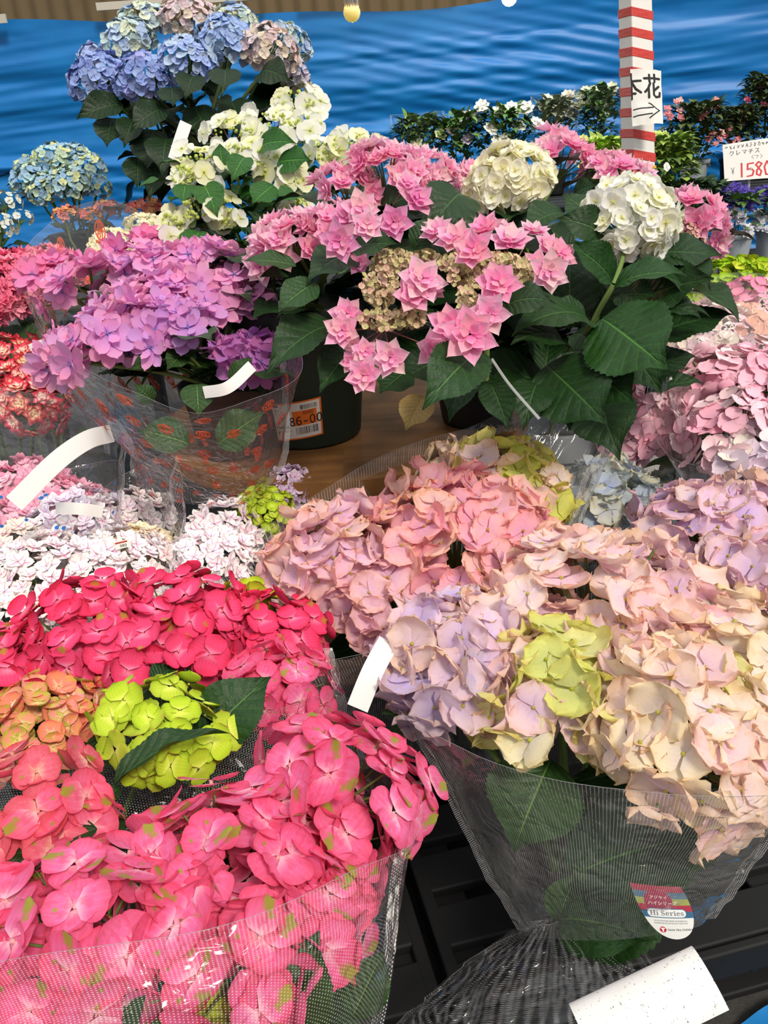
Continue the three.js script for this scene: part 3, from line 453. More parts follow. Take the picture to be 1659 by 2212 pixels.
{ // film printed with round red stamps
  const draw = (bg, fg) => (c, w) => {
    c.fillStyle = bg; c.fillRect(0, 0, w, w); c.strokeStyle = fg; c.fillStyle = fg;
    for (const [x, y, a] of [[0.25, 0.25, 0.2], [0.75, 0.72, -0.3], [0.72, 0.22, 0.4]]) { c.save(); c.translate(x * w, y * w); c.rotate(a); const r = w * 0.1; c.lineWidth = r * 0.24; c.beginPath(); c.ellipse(0, 0, r, r * 0.86, 0, 0, 7); c.stroke(); for (let k = -1; k <= 1; k++) { c.beginPath(); c.moveTo(k * r * 0.45, -r * 0.7); c.lineTo(k * r * 0.35, r * 0.7); c.stroke(); } c.beginPath(); c.moveTo(-r * 0.7, -r * 0.1); c.lineTo(r * 0.7, 0.1 * r); c.stroke(); c.beginPath(); c.moveTo(-r * 0.9, -r * 1.2); c.lineTo(r * 1.0, -r * 1.12); c.stroke(); c.restore(); }
  };
  FILM.stamps = filmOf({ map: repeatOf(Object.assign(canvasTex(512, 512, draw('#ffffff', '#d8542c')), { wrapS: THREE.RepeatWrapping, wrapT: THREE.RepeatWrapping }), 8.5), transmissionMap: repeatOf(Object.assign(canvasTex(512, 512, draw('#fafafa', '#606060'), false), { wrapS: THREE.RepeatWrapping, wrapT: THREE.RepeatWrapping }), 8.5) });
  const scroll = (bg, fg) => (c, w) => { c.fillStyle = bg; c.fillRect(0, 0, w, w); c.strokeStyle = fg; c.lineWidth = w * 0.016; reseed(5); for (let k = 0; k < 26; k++) { const x = rnd() * w, y = rnd() * w, r = w * rr(0.03, 0.085), a = rnd() * 6; c.beginPath(); for (let i = 0; i < 40; i++) { const t = i / 39, q = r * (1 - 0.75 * t), th = a + t * 8; const X = x + Math.cos(th) * q, Y = y + Math.sin(th) * q; i ? c.lineTo(X, Y) : c.moveTo(X, Y); } c.stroke(); } };
  FILM.scroll = filmOf({ map: repeatOf(Object.assign(canvasTex(512, 512, scroll('#ffffff', '#e4d4d0')), { wrapS: THREE.RepeatWrapping, wrapT: THREE.RepeatWrapping }), 6), transmissionMap: repeatOf(Object.assign(canvasTex(512, 512, scroll('#f4f4f4', '#101010'), false), { wrapS: THREE.RepeatWrapping, wrapT: THREE.RepeatWrapping }), 6) });
  const blue = (bg, fg) => (c, w) => { c.fillStyle = bg; c.fillRect(0, 0, w, w); c.fillStyle = fg; reseed(9); for (let k = 0; k < 14; k++) { c.beginPath(); c.arc(rnd() * w, rnd() * w, w * rr(0.012, 0.022), 0, 7); c.fill(); } };
  FILM.blue = filmOf({ map: repeatOf(Object.assign(canvasTex(512, 512, blue('#ffffff', '#2f6fc0')), { wrapS: THREE.RepeatWrapping, wrapT: THREE.RepeatWrapping }), 6), transmissionMap: repeatOf(Object.assign(canvasTex(512, 512, blue('#fafafa', '#101010'), false), { wrapS: THREE.RepeatWrapping, wrapT: THREE.RepeatWrapping }), 6) });
}
// a sleeve through rings {L, R, f, b}: left and right seams, front and back (world points)
const ring = (L, R, f, b) => ({ L: P(...L), R: P(...R), f: P(...f), b: P(...b) });
function sleeve(plant, rings, mat, { nu = 72, nv = 18, amp = 0.006, seed = 1, name = 'film_wrap', pinch = 0.75, freq = 1 } = {}) {
  const pos = [], uv = [], idx = [], cr = ['L', 'R', 'f', 'b'].map((k) => new THREE.CatmullRomCurve3(rings.map((r) => r[k]), false, 'centripetal'));
  let len = 0; const per = rings[0].L.distanceTo(rings[0].R) * 2.4;
  for (let j = 0; j <= nv; j++) {
    const t = j / nv, [L, R, f, b] = cr.map((c) => c.getPoint(t)), m = L.clone().add(R).multiplyScalar(0.5), h = R.clone().sub(m), df = f.sub(m), db = b.sub(m);
    if (j) len = t * rings.slice(1).reduce((s, r, k) => s + r.f.distanceTo(rings[k].f) * 0.5 + r.L.distanceTo(rings[k].L) * 0.5, 0);
    for (let i = 0; i <= nu; i++) {
      const th = i / nu * 2 * Math.PI, s = Math.sin(th), p = m.clone().addScaledVector(h, Math.cos(th)).addScaledVector(s > 0 ? df : db, Math.abs(s) ** pinch);
      const w = amp * (fbm(i / nu * 14 * freq, t * 5, seed) - 0.5) * 2.2 + amp * 1.4 * (Math.abs(noise(i / nu * 26 * freq, t * 1.6, seed + 3) - 0.5)) * t, n = p.clone().sub(m).normalize(); p.addScaledVector(n, w); p.y += per * 0.03 * (1 - smooth(0, 0.25, t)) * (Math.abs(noise(i / nu * 7, 0.3, seed + 11) - noise(0, 0.3, seed + 11) * 0 - 0.5) * 2 - 0.5) * smooth(0, 0.06, i / nu) * smooth(1, 0.94, i / nu);
      pos.push(p.x, p.y, p.z); uv.push(i / nu * per, len);
    }
  }
  for (let j = 0; j < nv; j++) for (let i = 0; i < nu; i++) { const a = j * (nu + 1) + i, b = a + 1, c = a + nu + 1, d = c + 1; idx.push(a, c, b, b, c, d); }
  const g = new THREE.BufferGeometry(); g.setAttribute('position', new THREE.Float32BufferAttribute(pos, 3)); g.setAttribute('uv', new THREE.Float32BufferAttribute(uv, 2)); g.setIndex(idx); g.computeVertexNormals();
  const film = part(name, g, mat, plant), at = (k) => V(pos[k * 3], pos[k * 3 + 1], pos[k * 3 + 2]), rim = [];
  for (let i = 0; i < nu; i += 2) rim.push(at(i));
  const edge = (geo, n) => { const m = shadows(new THREE.Mesh(geo, EDGE)); m.name = n; film.add(m); };
  edge(new THREE.TubeGeometry(new THREE.CatmullRomCurve3(rim, true), nu * 2, 0.0002, 4, true), 'film_rim');
  for (const [c0, out] of [[0, 1], [nu / 2, -1]]) { // the two welded side seams, flat strips
    const sp = [], si = [], su = [], wd = Math.min(0.012, per * 0.015);
    for (let j = 0; j <= nv; j++) { const p = at(j * (nu + 1) + c0), q = at(j * (nu + 1) + (c0 ? 0 : nu / 2)), d = p.clone().sub(q).normalize().multiplyScalar(wd); sp.push(p.x, p.y, p.z, p.x + d.x, p.y + d.y, p.z + d.z); su.push(0, j / nv * len, wd, j / nv * len); if (j) { const a = j * 2; si.push(a - 2, a, a - 1, a - 1, a, a + 1); } void out; }
    const sg = new THREE.BufferGeometry(); sg.setAttribute('position', new THREE.Float32BufferAttribute(sp, 3)); sg.setAttribute('uv', new THREE.Float32BufferAttribute(su, 2)); sg.setIndex(si); sg.computeVertexNormals(); const m = shadows(new THREE.Mesh(sg, FILM.seam)); m.name = 'film_seam'; film.add(m);
  }
  return film;
}
// a strip of card or film through points, its width across the line of sight
function ribbon(pts, wpx, face = null) {
  const c = new THREE.CatmullRomCurve3(pts.map((p) => P(...p))), n = 24, pos = [], uv = [], idx = [], d = pts[0][2], w = px2m(wpx, d) / 2;
  for (let i = 0; i <= n; i++) { const p = c.getPoint(i / n), t = c.getTangent(i / n), s = new THREE.Vector3().crossVectors(t, face ?? toCamera(p)).normalize(); for (const k of [-1, 0, 1]) { const q = p.clone().addScaledVector(s, k * w).addScaledVector(toCamera(p), k ? 0 : 0.0006); pos.push(q.x, q.y, q.z); uv.push((k + 1) / 2, i / n); } if (i) { const a = i * 3; for (const o of [0, 1]) idx.push(a - 3 + o, a + o, a - 2 + o, a - 2 + o, a + o, a + 1 + o); } }
  const g = new THREE.BufferGeometry(); g.setAttribute('position', new THREE.Float32BufferAttribute(pos, 3)); g.setAttribute('uv', new THREE.Float32BufferAttribute(uv, 2)); g.setIndex(idx); g.computeVertexNormals(); return g;
}
const CARD = std({ name: 'white_card', color: 0xeeece8, roughness: 0.7 });
const tagCard = (pts, w, label, mat = CARD) => single('plant_tag', ribbon(pts, w), mat, label, 'tag', { group: 'white plastic plant tags' });

// ---------------------------------------------------------------- the flowers, front to back
const PINKG = 'pink and red hydrangeas at lower left', PALE = 'pale pink frilled hydrangeas at right';
const deep = { kind: 'mop', tex: 'mop', size: 0.057, q: 8, ov: 0.78, sq: 0.62, tints: [0xffffff, 0xffe8ee, 0xfff4f2], tilt: 0.42, low: -0.15, deep: 0.1, inner: true };
// nearest plant, deep pink
hydrangea({
  label: 'large deep pink hydrangea with green-flecked round petals in dotted film, nearest at lower left', group: PINKG, surface: DECK, base: P(430, 2100, 0.78), potR: 0.08, potH: 0.14, seed: 3, leafLen: 0.09, leafN: 3, leafTint: [0xe8f4d8, 0xd8e8c8],
  heads: [[745, 1690, 0.83, 175], [520, 1880, 0.75, 225], [175, 2030, 0.68, 205], [500, 2090, 0.66, 175, { low: -0.3 }], [330, 1900, 0.74, 130], [20, 2010, 0.7, 140], [640, 1990, 0.72, 140, { low: -0.3 }], [660, 1800, 0.79, 160], [700, 1900, 0.76, 110, { low: -0.3 }]], defaults: deep,
  extra: (p) => {
    leafPx(p, [760, 1840, 0.83], [890, 1700, 0.85], { face: 0.3, tint: 0xd0e4b8 }); leafPx(p, [600, 2260, 0.66], [690, 2010, 0.68], { face: 0.8, width: 1.3, tint: 0xf2f4c8 }); leafPx(p, [230, 2240, 0.66], [330, 2140, 0.63], { face: 0.8, tint: 0xf0f4d8 }); leafPx(p, [760, 2200, 0.7], [830, 2050, 0.72], { face: 0.6, tint: 0xf0f4d8 }); leafPx(p, [260, 1700, 0.8], [200, 1760, 0.78], { face: 0.5, tint: 0xb8d8b0 }); leafPx(p, [210, 1770, 0.8], [268, 1850, 0.77], { face: 0.4, tint: 0xa8d0a8, width: 1.2 });
    head(p, { c: P(460, 2190, 0.66), R: 0.024, size: 0.017, kind: 'cupped', tex: 'lime', tints: [0xffffff], sq: 0.7, q: 4 });
    sleeve(p, [ring([-170, 1850, 0.72], [884, 1690, 0.82], [330, 2030, 0.555], [380, 1560, 0.95]), ring([-110, 2100, 0.67], [850, 1850, 0.78], [380, 2180, 0.54], [420, 1750, 0.92]), ring([0, 2320, 0.66], [800, 2240, 0.72], [400, 2380, 0.56], [440, 2100, 0.86]), ring([180, 2480, 0.7], [680, 2470, 0.74], [430, 2560, 0.62], [440, 2400, 0.8])], FILM.dots, { seed: 4, amp: 0.005 });
  },
});
// salmon heads and the lime head beside it
hydrangea({
  label: 'salmon and green hydrangea with a lime green young head at left edge', group: PINKG, surface: DECK, base: P(190, 1760, 0.98), potR: 0.075, seed: 11, leafLen: 0.13, leafN: 3,
  heads: [[70, 1790, 0.77, 165, { size: 0.052, tex: 'mop', tints: [0xffe8d8, 0xfff0dc, 0xf6f0c8] }], [85, 1570, 0.93, 140, { size: 0.031, ov: 0.72, kind: 'cupped', tex: 'salmon', tints: [0xffffff, 0xf0f4c8, 0xffdcc8], q: 5 }], [352, 1572, 0.88, 132, { size: 0.04, kind: 'mop', tex: 'lime', tints: [0xffffff, 0xf8ffdc], sq: 0.5, ov: 0.8, q: 6, leafN: 0 }]], defaults: { ...deep },
  extra: (p) => {
    leafPx(p, [430, 1610, 0.9], [585, 1462, 0.93], { face: 0.75, width: 1.15, tint: 0xb4dca0 }); leafPx(p, [300, 1610, 0.97], [290, 1420, 1.0], { face: 0.75, width: 1.7, tint: 0x98c0a4 }); leafPx(p, [330, 1480, 0.95], [375, 1440, 0.98], { face: 0.6, width: 1.5, tint: 0xa8d0b0 });
    leafPx(p, [245, 1700, 0.8], [500, 1585, 0.84], { face: -0.1, tint: 0xb0d098, width: 0.5, geo: LEAVES[1] }); leafPx(p, [260, 1600, 0.9], [135, 1560, 0.92], { face: 0.3, tint: 0x98c8a0 }); leafPx(p, [210, 1790, 0.75], [0, 1890, 0.72], { face: 0.05, tint: 0xb0c890 }); leafPx(p, [300, 1640, 0.86], [190, 1655, 0.86], { face: 0.1, tint: 0x9cc49c });
    leafPx(p, [50, 1640, 0.95], [-20, 1690, 0.9], { face: 0.6, tint: 0x98c8b0 });
  },
});
// red plant behind
hydrangea({
  label: 'crimson red hydrangea massed behind the lime green head', group: PINKG, surface: DECK, base: P(400, 1480, 1.18), potR: 0.075, seed: 17, leafLen: 0.12, leafN: 3,
  heads: [[175, 1400, 1.02, 160], [385, 1360, 1.05, 140], [585, 1390, 1.08, 125], [600, 1490, 1.0, 110, { tex: 'mop' }], [20, 1440, 1.0, 90], [525, 1310, 1.12, 60, { tex: 'lime', kind: 'cupped', size: 0.034, tints: [0xfff8d8, 0xffe8d0] }]],
  defaults: { kind: 'mop', tex: 'red', size: 0.047, q: 7, ov: 0.76, sq: 0.68, tints: [0xffffff, 0xffe0e6, 0xffeef0], low: -0.15, tilt: 0.42, deep: 0.1, inner: true },
  extra: (p) => sleeve(p, [ring([60, 1420, 1.0], [700, 1400, 1.05], [480, 1530, 0.93], [400, 1250, 1.3]), ring([120, 1600, 1.0], [720, 1560, 1.02], [420, 1680, 0.95], [400, 1450, 1.2]), ring([250, 1750, 1.05], [640, 1720, 1.05], [420, 1790, 1.0], [420, 1650, 1.15])], FILM.dots, { seed: 9, amp: 0.01 }),
});
// pale pink frilled plants
const paleTints = [0xffe2e2, 0xffeae6, 0xfce0ea, 0xfff0e8], lilac = [0xeedcf8, 0xf6e2f4, 0xfae8e0], peach = [0xfff2e4, 0xfeecde, 0xfaf2d4, 0xffe2e0], greeny = [0xeef2a4, 0xe4ee8c, 0xf8f6cc];
const frill = { kind: 'frill', tex: 'frill', size: 0.06, q: 7, ov: 0.6, sq: 0.72, tints: paleTints, tilt: 0.6, deep: 0.11, low: -0.2 };
const HI = canvasTex(512, 512, (c, w) => {
  c.clearRect(0, 0, w, w); c.save(); c.beginPath(); c.moveTo(20, 0); c.lineTo(430, 0); c.bezierCurveTo(520, 190, 540, 480, 330, 500); c.bezierCurveTo(140, 500, 50, 250, 20, 0); c.fillStyle = '#f1f2ee'; c.fill(); c.clip();
  for (const [y, h, k] of [[0, 60, '#9d2f45'], [60, 60, '#4c6f86'], [120, 60, '#9fa65a'], [180, 60, '#b3374e'], [240, 60, '#3f6f92']]) { c.fillStyle = k; c.fillRect(0, y, w, h); }
  c.fillStyle = '#9a2747'; c.beginPath(); c.ellipse(225, 150, 115, 115, 0.4, 0, 7); c.fill();
  let x = 160; for (const k of ['a', 'ji', 'sa', 'i']) { strokes(c, KANA[k], x, 95, 30, 4, '#e8dcd8'); x += 37; } x = 140; for (const k of ['ha', 'i', 'shi', 'ri', 'dash', 'zu']) { strokes(c, KANA[k], x, 145, 36, 5, '#f0e6e2'); x += 40; }
  c.fillStyle = '#f4f5f1'; c.strokeStyle = '#3f6f92'; c.lineWidth = 8; c.beginPath(); c.roundRect(120, 215, 320, 82, 38); c.fill(); c.stroke(); c.fillStyle = '#7b8288'; c.font = 'bold 62px serif'; c.textAlign = 'center'; c.fillText('Hi Series', 280, 278);
  c.fillStyle = '#50545a'; for (let r = 0; r < 2; r++) for (let k = 0; k < 26; k++) { c.fillRect(165 + k * 10.5, 325 + r * 22, 4 + hash(k, r) * 4, 3); c.fillRect(165 + k * 10.5 + hash(k, r, 2) * 4, 322 + r * 22, 3, 14); }
  c.fillStyle = '#c5303a'; c.beginPath(); c.arc(225, 410, 28, 0, 7); c.fill(); c.fillStyle = '#fff'; c.beginPath(); c.arc(225, 398, 7, 0, 7); c.fill(); c.fillRect(219, 404, 12, 26); strokes(c, [[[0, 0], [0.5, 0.35], [1, 0]]], 207, 396, 36, 7, '#fff'); c.fillStyle = '#2a2c2e'; c.font = 'bold 27px sans-serif'; c.textAlign = 'left'; c.fillText('Save the Children', 262, 420); c.restore();
});
hydrangea({
  label: 'pale pink and cream frilled hydrangea in clear film with care label, nearest at right', group: PALE, surface: DECK, base: V(0.2, 0, -0.8), potR: 0.07, potH: 0.12, seed: 23, leafLen: 0.1, leafN: 2, leafTint: [0xe0f0d0], most: 300, droop: 0.9,
  heads: [[960, 1390, 1.02, 125, { tints: lilac }], [1290, 1330, 1.14, 235, { tints: paleTints }], [1215, 1500, 0.97, 165, { tints: [...greeny, ...greeny, 0xf4dce0, 0xf8e4cc] }], [1480, 1590, 0.9, 200, { tints: [...peach, ...peach, 0xe8eaa0], low: -0.35 }], [1620, 1420, 1.02, 150, { tints: [...peach, 0xf8d0d8] }], [1120, 1470, 1.0, 120, { tints: [...paleTints, ...lilac] }], [1420, 1440, 1.02, 150, { tints: [...paleTints, ...peach] }], [1620, 1620, 0.92, 110, { tints: peach }], [1190, 1390, 1.06, 110, { tints: paleTints }], [960, 1490, 0.98, 100, { tints: [0xe0d0ec, 0xecd8e4, 0xd8ccE0] }]], defaults: frill,
  extra: (p) => {
    leafPx(p, [1190, 1640, 0.95], [1110, 1840, 0.92], { face: 0.7, width: 1.5, tint: 0xdcecc8 }); leafPx(p, [1200, 1980, 0.94], [1500, 1900, 0.88], { face: 0.6, width: 1.1, tint: 0xb8d8b0 }); leafPx(p, [1210, 1985, 0.92], [1420, 2030, 0.86], { face: 0.6, width: 1.3, tint: 0xb8d8b0 }); leafPx(p, [1220, 1900, 0.93], [1640, 1790, 0.9], { face: 0.3, tint: 0xa8c8b0 }); leafPx(p, [1250, 1850, 0.94], [1330, 1920, 0.9], { face: 0.7, width: 1.5, tint: 0xf0f4c0 }); leafPx(p, [1205, 1990, 0.93], [1250, 1880, 0.92], { face: 0.6, width: 1.2, tint: 0xf0f4c0 });
    const f1 = sleeve(p, [ring([868, 1520, 0.98], [1720, 1640, 0.86], [1300, 1690, 0.735], [1280, 1250, 1.25]), ring([990, 1740, 0.96], [1630, 1830, 0.86], [1300, 1830, 0.78], [1280, 1600, 1.12]), ring([1085, 1905, 0.94], [1570, 1920, 0.86], [1300, 1950, 0.8], [1280, 1800, 1.06]), ring([1145, 2008, 0.94], [1520, 1986, 0.86], [1310, 2030, 0.84], [1290, 1960, 0.98])], FILM.lines, { seed: 14, amp: 0.007, pinch: 0.95 }); void f1;
    sleeve(p, [ring([1150, 1985, 0.95], [1235, 1985, 0.93], [1190, 1995, 0.91], [1195, 1975, 0.98]), ring([985, 2080, 0.95], [1360, 2060, 0.9], [1160, 2110, 0.85], [1200, 2030, 1.05]), ring([880, 2190, 0.94], [1390, 2180, 0.88], [1150, 2230, 0.82], [1200, 2120, 1.04]), ring([840, 2300, 0.94], [1380, 2300, 0.9], [1130, 2340, 0.84], [1180, 2240, 1.0])], FILM.skirt, { seed: 15, amp: 0.03, name: 'film_skirt', nv: 30, nu: 110, freq: 0.7 });
    const lab = part('care_label', sheetGeo([P(1355, 1905, 0.80), P(1490, 1915, 0.795), P(1512, 2030, 0.80), P(1375, 2025, 0.805)], 0.003), std({ map: HI, transparent: true, alphaTest: 0.5, roughness: 0.5 }), p); lab.userData.label = 'round-bottomed printed care label with white lettering';
  },
});
hydrangea({
  label: 'rose pink frilled hydrangea with a yellow-green head, in the middle before the round table', group: PALE, surface: DECK, base: V(0.04, 0, -1.14), potR: 0.07, seed: 29, leafLen: 0.12, leafN: 3, most: 300,
  heads: [[705, 1200, 1.2, 120, { tints: [0xffd4da, 0xfcd6e4, 0xffe2da, 0xf8d8e8] }], [1000, 1190, 1.24, 200, { tints: [0xffc0cc, 0xffccd0, 0xffc4d4, 0xfed8cc] }], [1090, 1060, 1.36, 130, { tints: [0xeaf27c, 0xf2f69c, 0xfff0dc, 0xfce8e0], size: 0.055 }], [990, 1030, 1.4, 80, { tints: [0xf6eed0, 0xf8e6d6] }], [830, 1290, 1.16, 100, { tints: [0xfad6da, 0xf8d0dc] }]], defaults: { ...frill, size: 0.058 },
  extra: (p) => { sleeve(p, [ring([525, 1190, 1.22], [1266, 1010, 1.33], [800, 1400, 1.0], [1185, 850, 1.55]), ring([640, 1400, 1.2], [1190, 1280, 1.3], [830, 1530, 1.06], [1080, 1100, 1.5]), ring([720, 1600, 1.18], [1040, 1500, 1.25], [850, 1650, 1.1], [950, 1400, 1.4])], FILM.lines, { seed: 21, amp: 0.012 }); },
});
hydrangea({
  label: 'lilac pink frilled hydrangea at the right edge behind the nearest pale one', group: PALE, surface: DECK, base: P(1620, 1330, 1.36), potR: 0.07, seed: 31, leafLen: 0.1, leafN: 2,
  heads: [[1500, 1160, 1.3, 125, { tints: [0xf0d8f6, 0xf8dcee, 0xf4e4e8] }], [1640, 1130, 1.34, 110, { tints: [0xf8d8ea, 0xf2daf2, 0xfce6e0] }], [1640, 1240, 1.2, 90, { tints: [0xfadcea, 0xf6deee] }]], defaults: { ...frill, size: 0.06 },
});
hydrangea({
  label: 'pale sky blue hydrangea seen through clear film behind the rose pink one', group: 'blue hydrangeas', surface: DECK, base: P(1330, 1180, 1.62), potR: 0.07, seed: 37, leafLen: 0.1, leafN: 2,
  heads: [[1310, 1085, 1.55, 105], [1390, 1120, 1.52, 80]], defaults: { ...frill, size: 0.048, tints: [0xd4e6f4, 0xe0f0f0, 0xcce0f4, 0xecf4e8], q: 5 },
  extra: (p) => sleeve(p, [ring([1225, 1060, 1.5], [1470, 1050, 1.5], [1340, 1190, 1.35], [1350, 960, 1.7]), ring([1260, 1250, 1.5], [1430, 1250, 1.5], [1340, 1320, 1.4], [1340, 1180, 1.62])], FILM.lines, { seed: 24, amp: 0.008 }),
});
hydrangea({
  label: 'pale aqua hydrangea peeping out below the pink ones at right', group: 'blue hydrangeas', surface: DECK, base: P(1560, 1120, 1.66), potR: 0.07, seed: 41, leafLen: 0.1, leafN: 2,
  heads: [[1545, 1060, 1.58, 95], [1450, 1070, 1.62, 60]], defaults: { ...frill, size: 0.046, tints: [0xd0e8f0, 0xe4f4ec, 0xcce4f0], q: 5 },
});
const softpink = { ...frill, kind: 'mop', tex: 'plain', size: 0.055, tints: [0xfcc4d4, 0xfcd0dc, 0xf8b8cc, 0xfcdce0], q: 5, ov: 0.64, tilt: 0.5 };
hydrangea({
  label: 'soft pink hydrangea in scroll-printed film at the right edge', group: 'soft pink hydrangeas', surface: DECK, base: P(1590, 1000, 1.78), potR: 0.075, seed: 43, leafLen: 0.12, leafN: 2,
  heads: [[1560, 850, 1.62, 115], [1650, 830, 1.7, 100], [1590, 940, 1.5, 105], [1640, 1000, 1.45, 85, { tints: [0xf4e4e8, 0xf0dcec, 0xf6ece0] }]], defaults: softpink,
  extra: (p) => sleeve(p, [ring([1420, 740, 1.5], [1790, 700, 1.5], [1560, 1010, 1.32], [1570, 590, 2.0]), ring([1500, 960, 1.5], [1760, 950, 1.5], [1600, 1130, 1.38], [1600, 860, 1.75]), ring([1540, 1180, 1.55], [1720, 1170, 1.55], [1610, 1230, 1.45], [1610, 1100, 1.65])], FILM.clear, { seed: 26, amp: 0.01 }),
});
hydrangea({
  label: 'soft pink hydrangea low between the dark leaves and the grey pot', group: 'soft pink hydrangeas', surface: DECK, base: P(1420, 990, 1.84), potR: 0.075, seed: 47, leafLen: 0.12, leafN: 2,
  heads: [[1410, 880, 1.7, 110], [1470, 850, 1.75, 90], [1360, 940, 1.66, 70]], defaults: softpink,
  extra: (p) => sleeve(p, [ring([1340, 1000, 1.55], [1545, 1010, 1.45], [1440, 1060, 1.42], [1415, 880, 1.62]), ring([1370, 1180, 1.55], [1500, 1180, 1.5], [1440, 1210, 1.45], [1430, 1120, 1.6])], FILM.lines, { seed: 27, amp: 0.006 }),
});
hydrangea({
  label: 'blush hydrangea behind scroll-printed film below the lime green one', group: 'soft pink hydrangeas', surface: 0.4, base: V(1.12, 0, -2.29), potR: 0.07, potH: 0.12, seed: 53, leafLen: 0.1, leafN: 2,
  heads: [[1520, 745, 2.05, 100, { tints: [0xf6dcd8, 0xf4d0d8, 0xf6e4d0] }], [1630, 670, 2.15, 75, { tints: [0xf090b0, 0xf6a0b8] }], [1600, 740, 2.05, 80, { tints: [0xf4c8cc, 0xf0b8a0] }]], defaults: { ...softpink, size: 0.05 },
  extra: (p) => sleeve(p, [ring([1405, 620, 1.95], [1740, 600, 1.95], [1570, 630, 1.8], [1570, 550, 2.4]), ring([1425, 800, 1.95], [1700, 790, 1.95], [1570, 830, 1.82], [1570, 740, 2.3]), ring([1460, 930, 2.0], [1660, 930, 2.0], [1560, 950, 1.92], [1560, 860, 2.25])], FILM.scroll, { seed: 33, amp: 0.008 }),
});
hydrangea({
  label: 'lime green leafy hydrangea behind the dark leaves at right', group: 'lime hydrangeas', surface: 0.4, base: V(0.97, 0, -2.43), potR: 0.07, potH: 0.12, seed: 59, leafLen: 0.1, leafN: 3,
  heads: [[1460, 640, 2.25, 65], [1560, 620, 2.3, 70], [1630, 610, 2.35, 60]], defaults: { ...frill, kind: 'cupped', tex: 'lime', size: 0.036, tints: [0xfff8e0, 0xe8ffd0, 0xd0ec90], q: 4 },
});

// white-pink small-flowered plants at left
const pv = { kind: 'double', tex: 'pinkvein', size: 0.037, q: 5, ov: 0.66, sq: 0.72, tints: [0xffffff, 0xfffafa, 0xfffcf6], tilt: 0.45, low: -0.2 };
hydrangea({
  label: 'white hydrangea with pink-striped petals, massed at the left edge above the red one', group: 'white pink-striped hydrangeas', surface: DECK, base: P(150, 1330, 1.4), potR: 0.075, seed: 61, leafLen: 0.1, leafN: 2,
  heads: [[110, 1290, 1.22, 150], [270, 1260, 1.25, 130], [50, 1380, 1.14, 100, { tints: [0xfdf8f0, 0xfaf6ec] }], [20, 1210, 1.3, 90, { tints: [0xfaf4e6] }]], defaults: pv,
});
hydrangea({
  label: 'white and lavender small-flowered hydrangea with cream head and price tag', group: 'white pink-striped hydrangeas', surface: DECK, base: P(230, 1240, 1.55), potR: 0.075, seed: 67, leafLen: 0.1, leafN: 2,
  heads: [[160, 1165, 1.38, 120, { tints: [0xf6f2fa, 0xf0ecfa, 0xffffff] }], [290, 1125, 1.42, 75], [310, 1195, 1.3, 65, { tints: [0xfbf4d8, 0xf8f0cc] }], [60, 1200, 1.36, 80]], defaults: pv,
  extra: (p) => {
    const t = canvasTex(128, 64, (c, w, h) => { c.fillStyle = '#f0ece2'; c.fillRect(0, 0, w, h); c.fillStyle = '#b03a2e'; c.fillRect(6, 6, 100, 14); c.fillStyle = '#3a3a3a'; c.font = 'bold 34px sans-serif'; c.fillText('980', 40, 54); });
    part('price_sticker', sheetGeo([P(246, 1172, 1.2), P(280, 1164, 1.2), P(284, 1180, 1.2), P(250, 1188, 1.2)], 0.001, 4, 4), std({ map: t, roughness: 0.7 }), p);
    sleeve(p, [ring([200, 1080, 1.32], [372, 990, 1.3], [340, 1200, 1.15], [300, 1000, 1.5]), ring([230, 1250, 1.32], [370, 1200, 1.28], [340, 1300, 1.2], [300, 1180, 1.45])], FILM.dots, { seed: 36, amp: 0.012 });
  },
});
hydrangea({
  label: 'white pink-striped hydrangea with one lime head beside the rose pink one', group: 'white pink-striped hydrangeas', surface: DECK, base: P(510, 1200, 1.52), potR: 0.07, seed: 71, leafLen: 0.1, leafN: 3,
  heads: [[490, 1150, 1.3, 75], [455, 1225, 1.22, 85, { low: -0.4 }], [640, 1060, 1.42, 60, { tints: [0xe4d4e8, 0xdccce4], size: 0.035 }], [575, 1105, 1.32, 58, { kind: 'cupped', tex: 'lime', size: 0.018, tints: [0xfff8e8, 0xf4ffd8, 0xffffff], q: 3, sq: 0.65 }], [590, 1140, 1.36, 45, { tints: [0xf0e4ea] }]], defaults: pv,
});
hydrangea({
  label: 'candy pink dense small-flowered hydrangea in film with blue dots at left edge', group: 'pink hydrangeas at left', surface: DECK, base: P(60, 1180, 1.62), potR: 0.075, seed: 73, leafLen: 0.1, leafN: 2,
  heads: [[50, 1090, 1.46, 110], [155, 1120, 1.42, 95], [30, 1160, 1.38, 90], [80, 1050, 1.5, 70]], defaults: { kind: 'double', tex: 'plain', size: 0.036, q: 4, ov: 0.62, sq: 0.7, tints: [0xf6a4c0, 0xf8b2ca, 0xf294b4, 0xfac4d4], tilt: 0.45 },
  extra: (p) => sleeve(p, [ring([-140, 950, 1.5], [262, 940, 1.45], [60, 1010, 1.25], [50, 860, 1.75]), ring([-120, 1100, 1.5], [245, 1100, 1.4], [60, 1180, 1.24], [50, 1040, 1.7]), ring([-60, 1260, 1.5], [200, 1250, 1.45], [60, 1300, 1.32], [50, 1200, 1.65])], FILM.blue, { seed: 38, amp: 0.008 }),
});
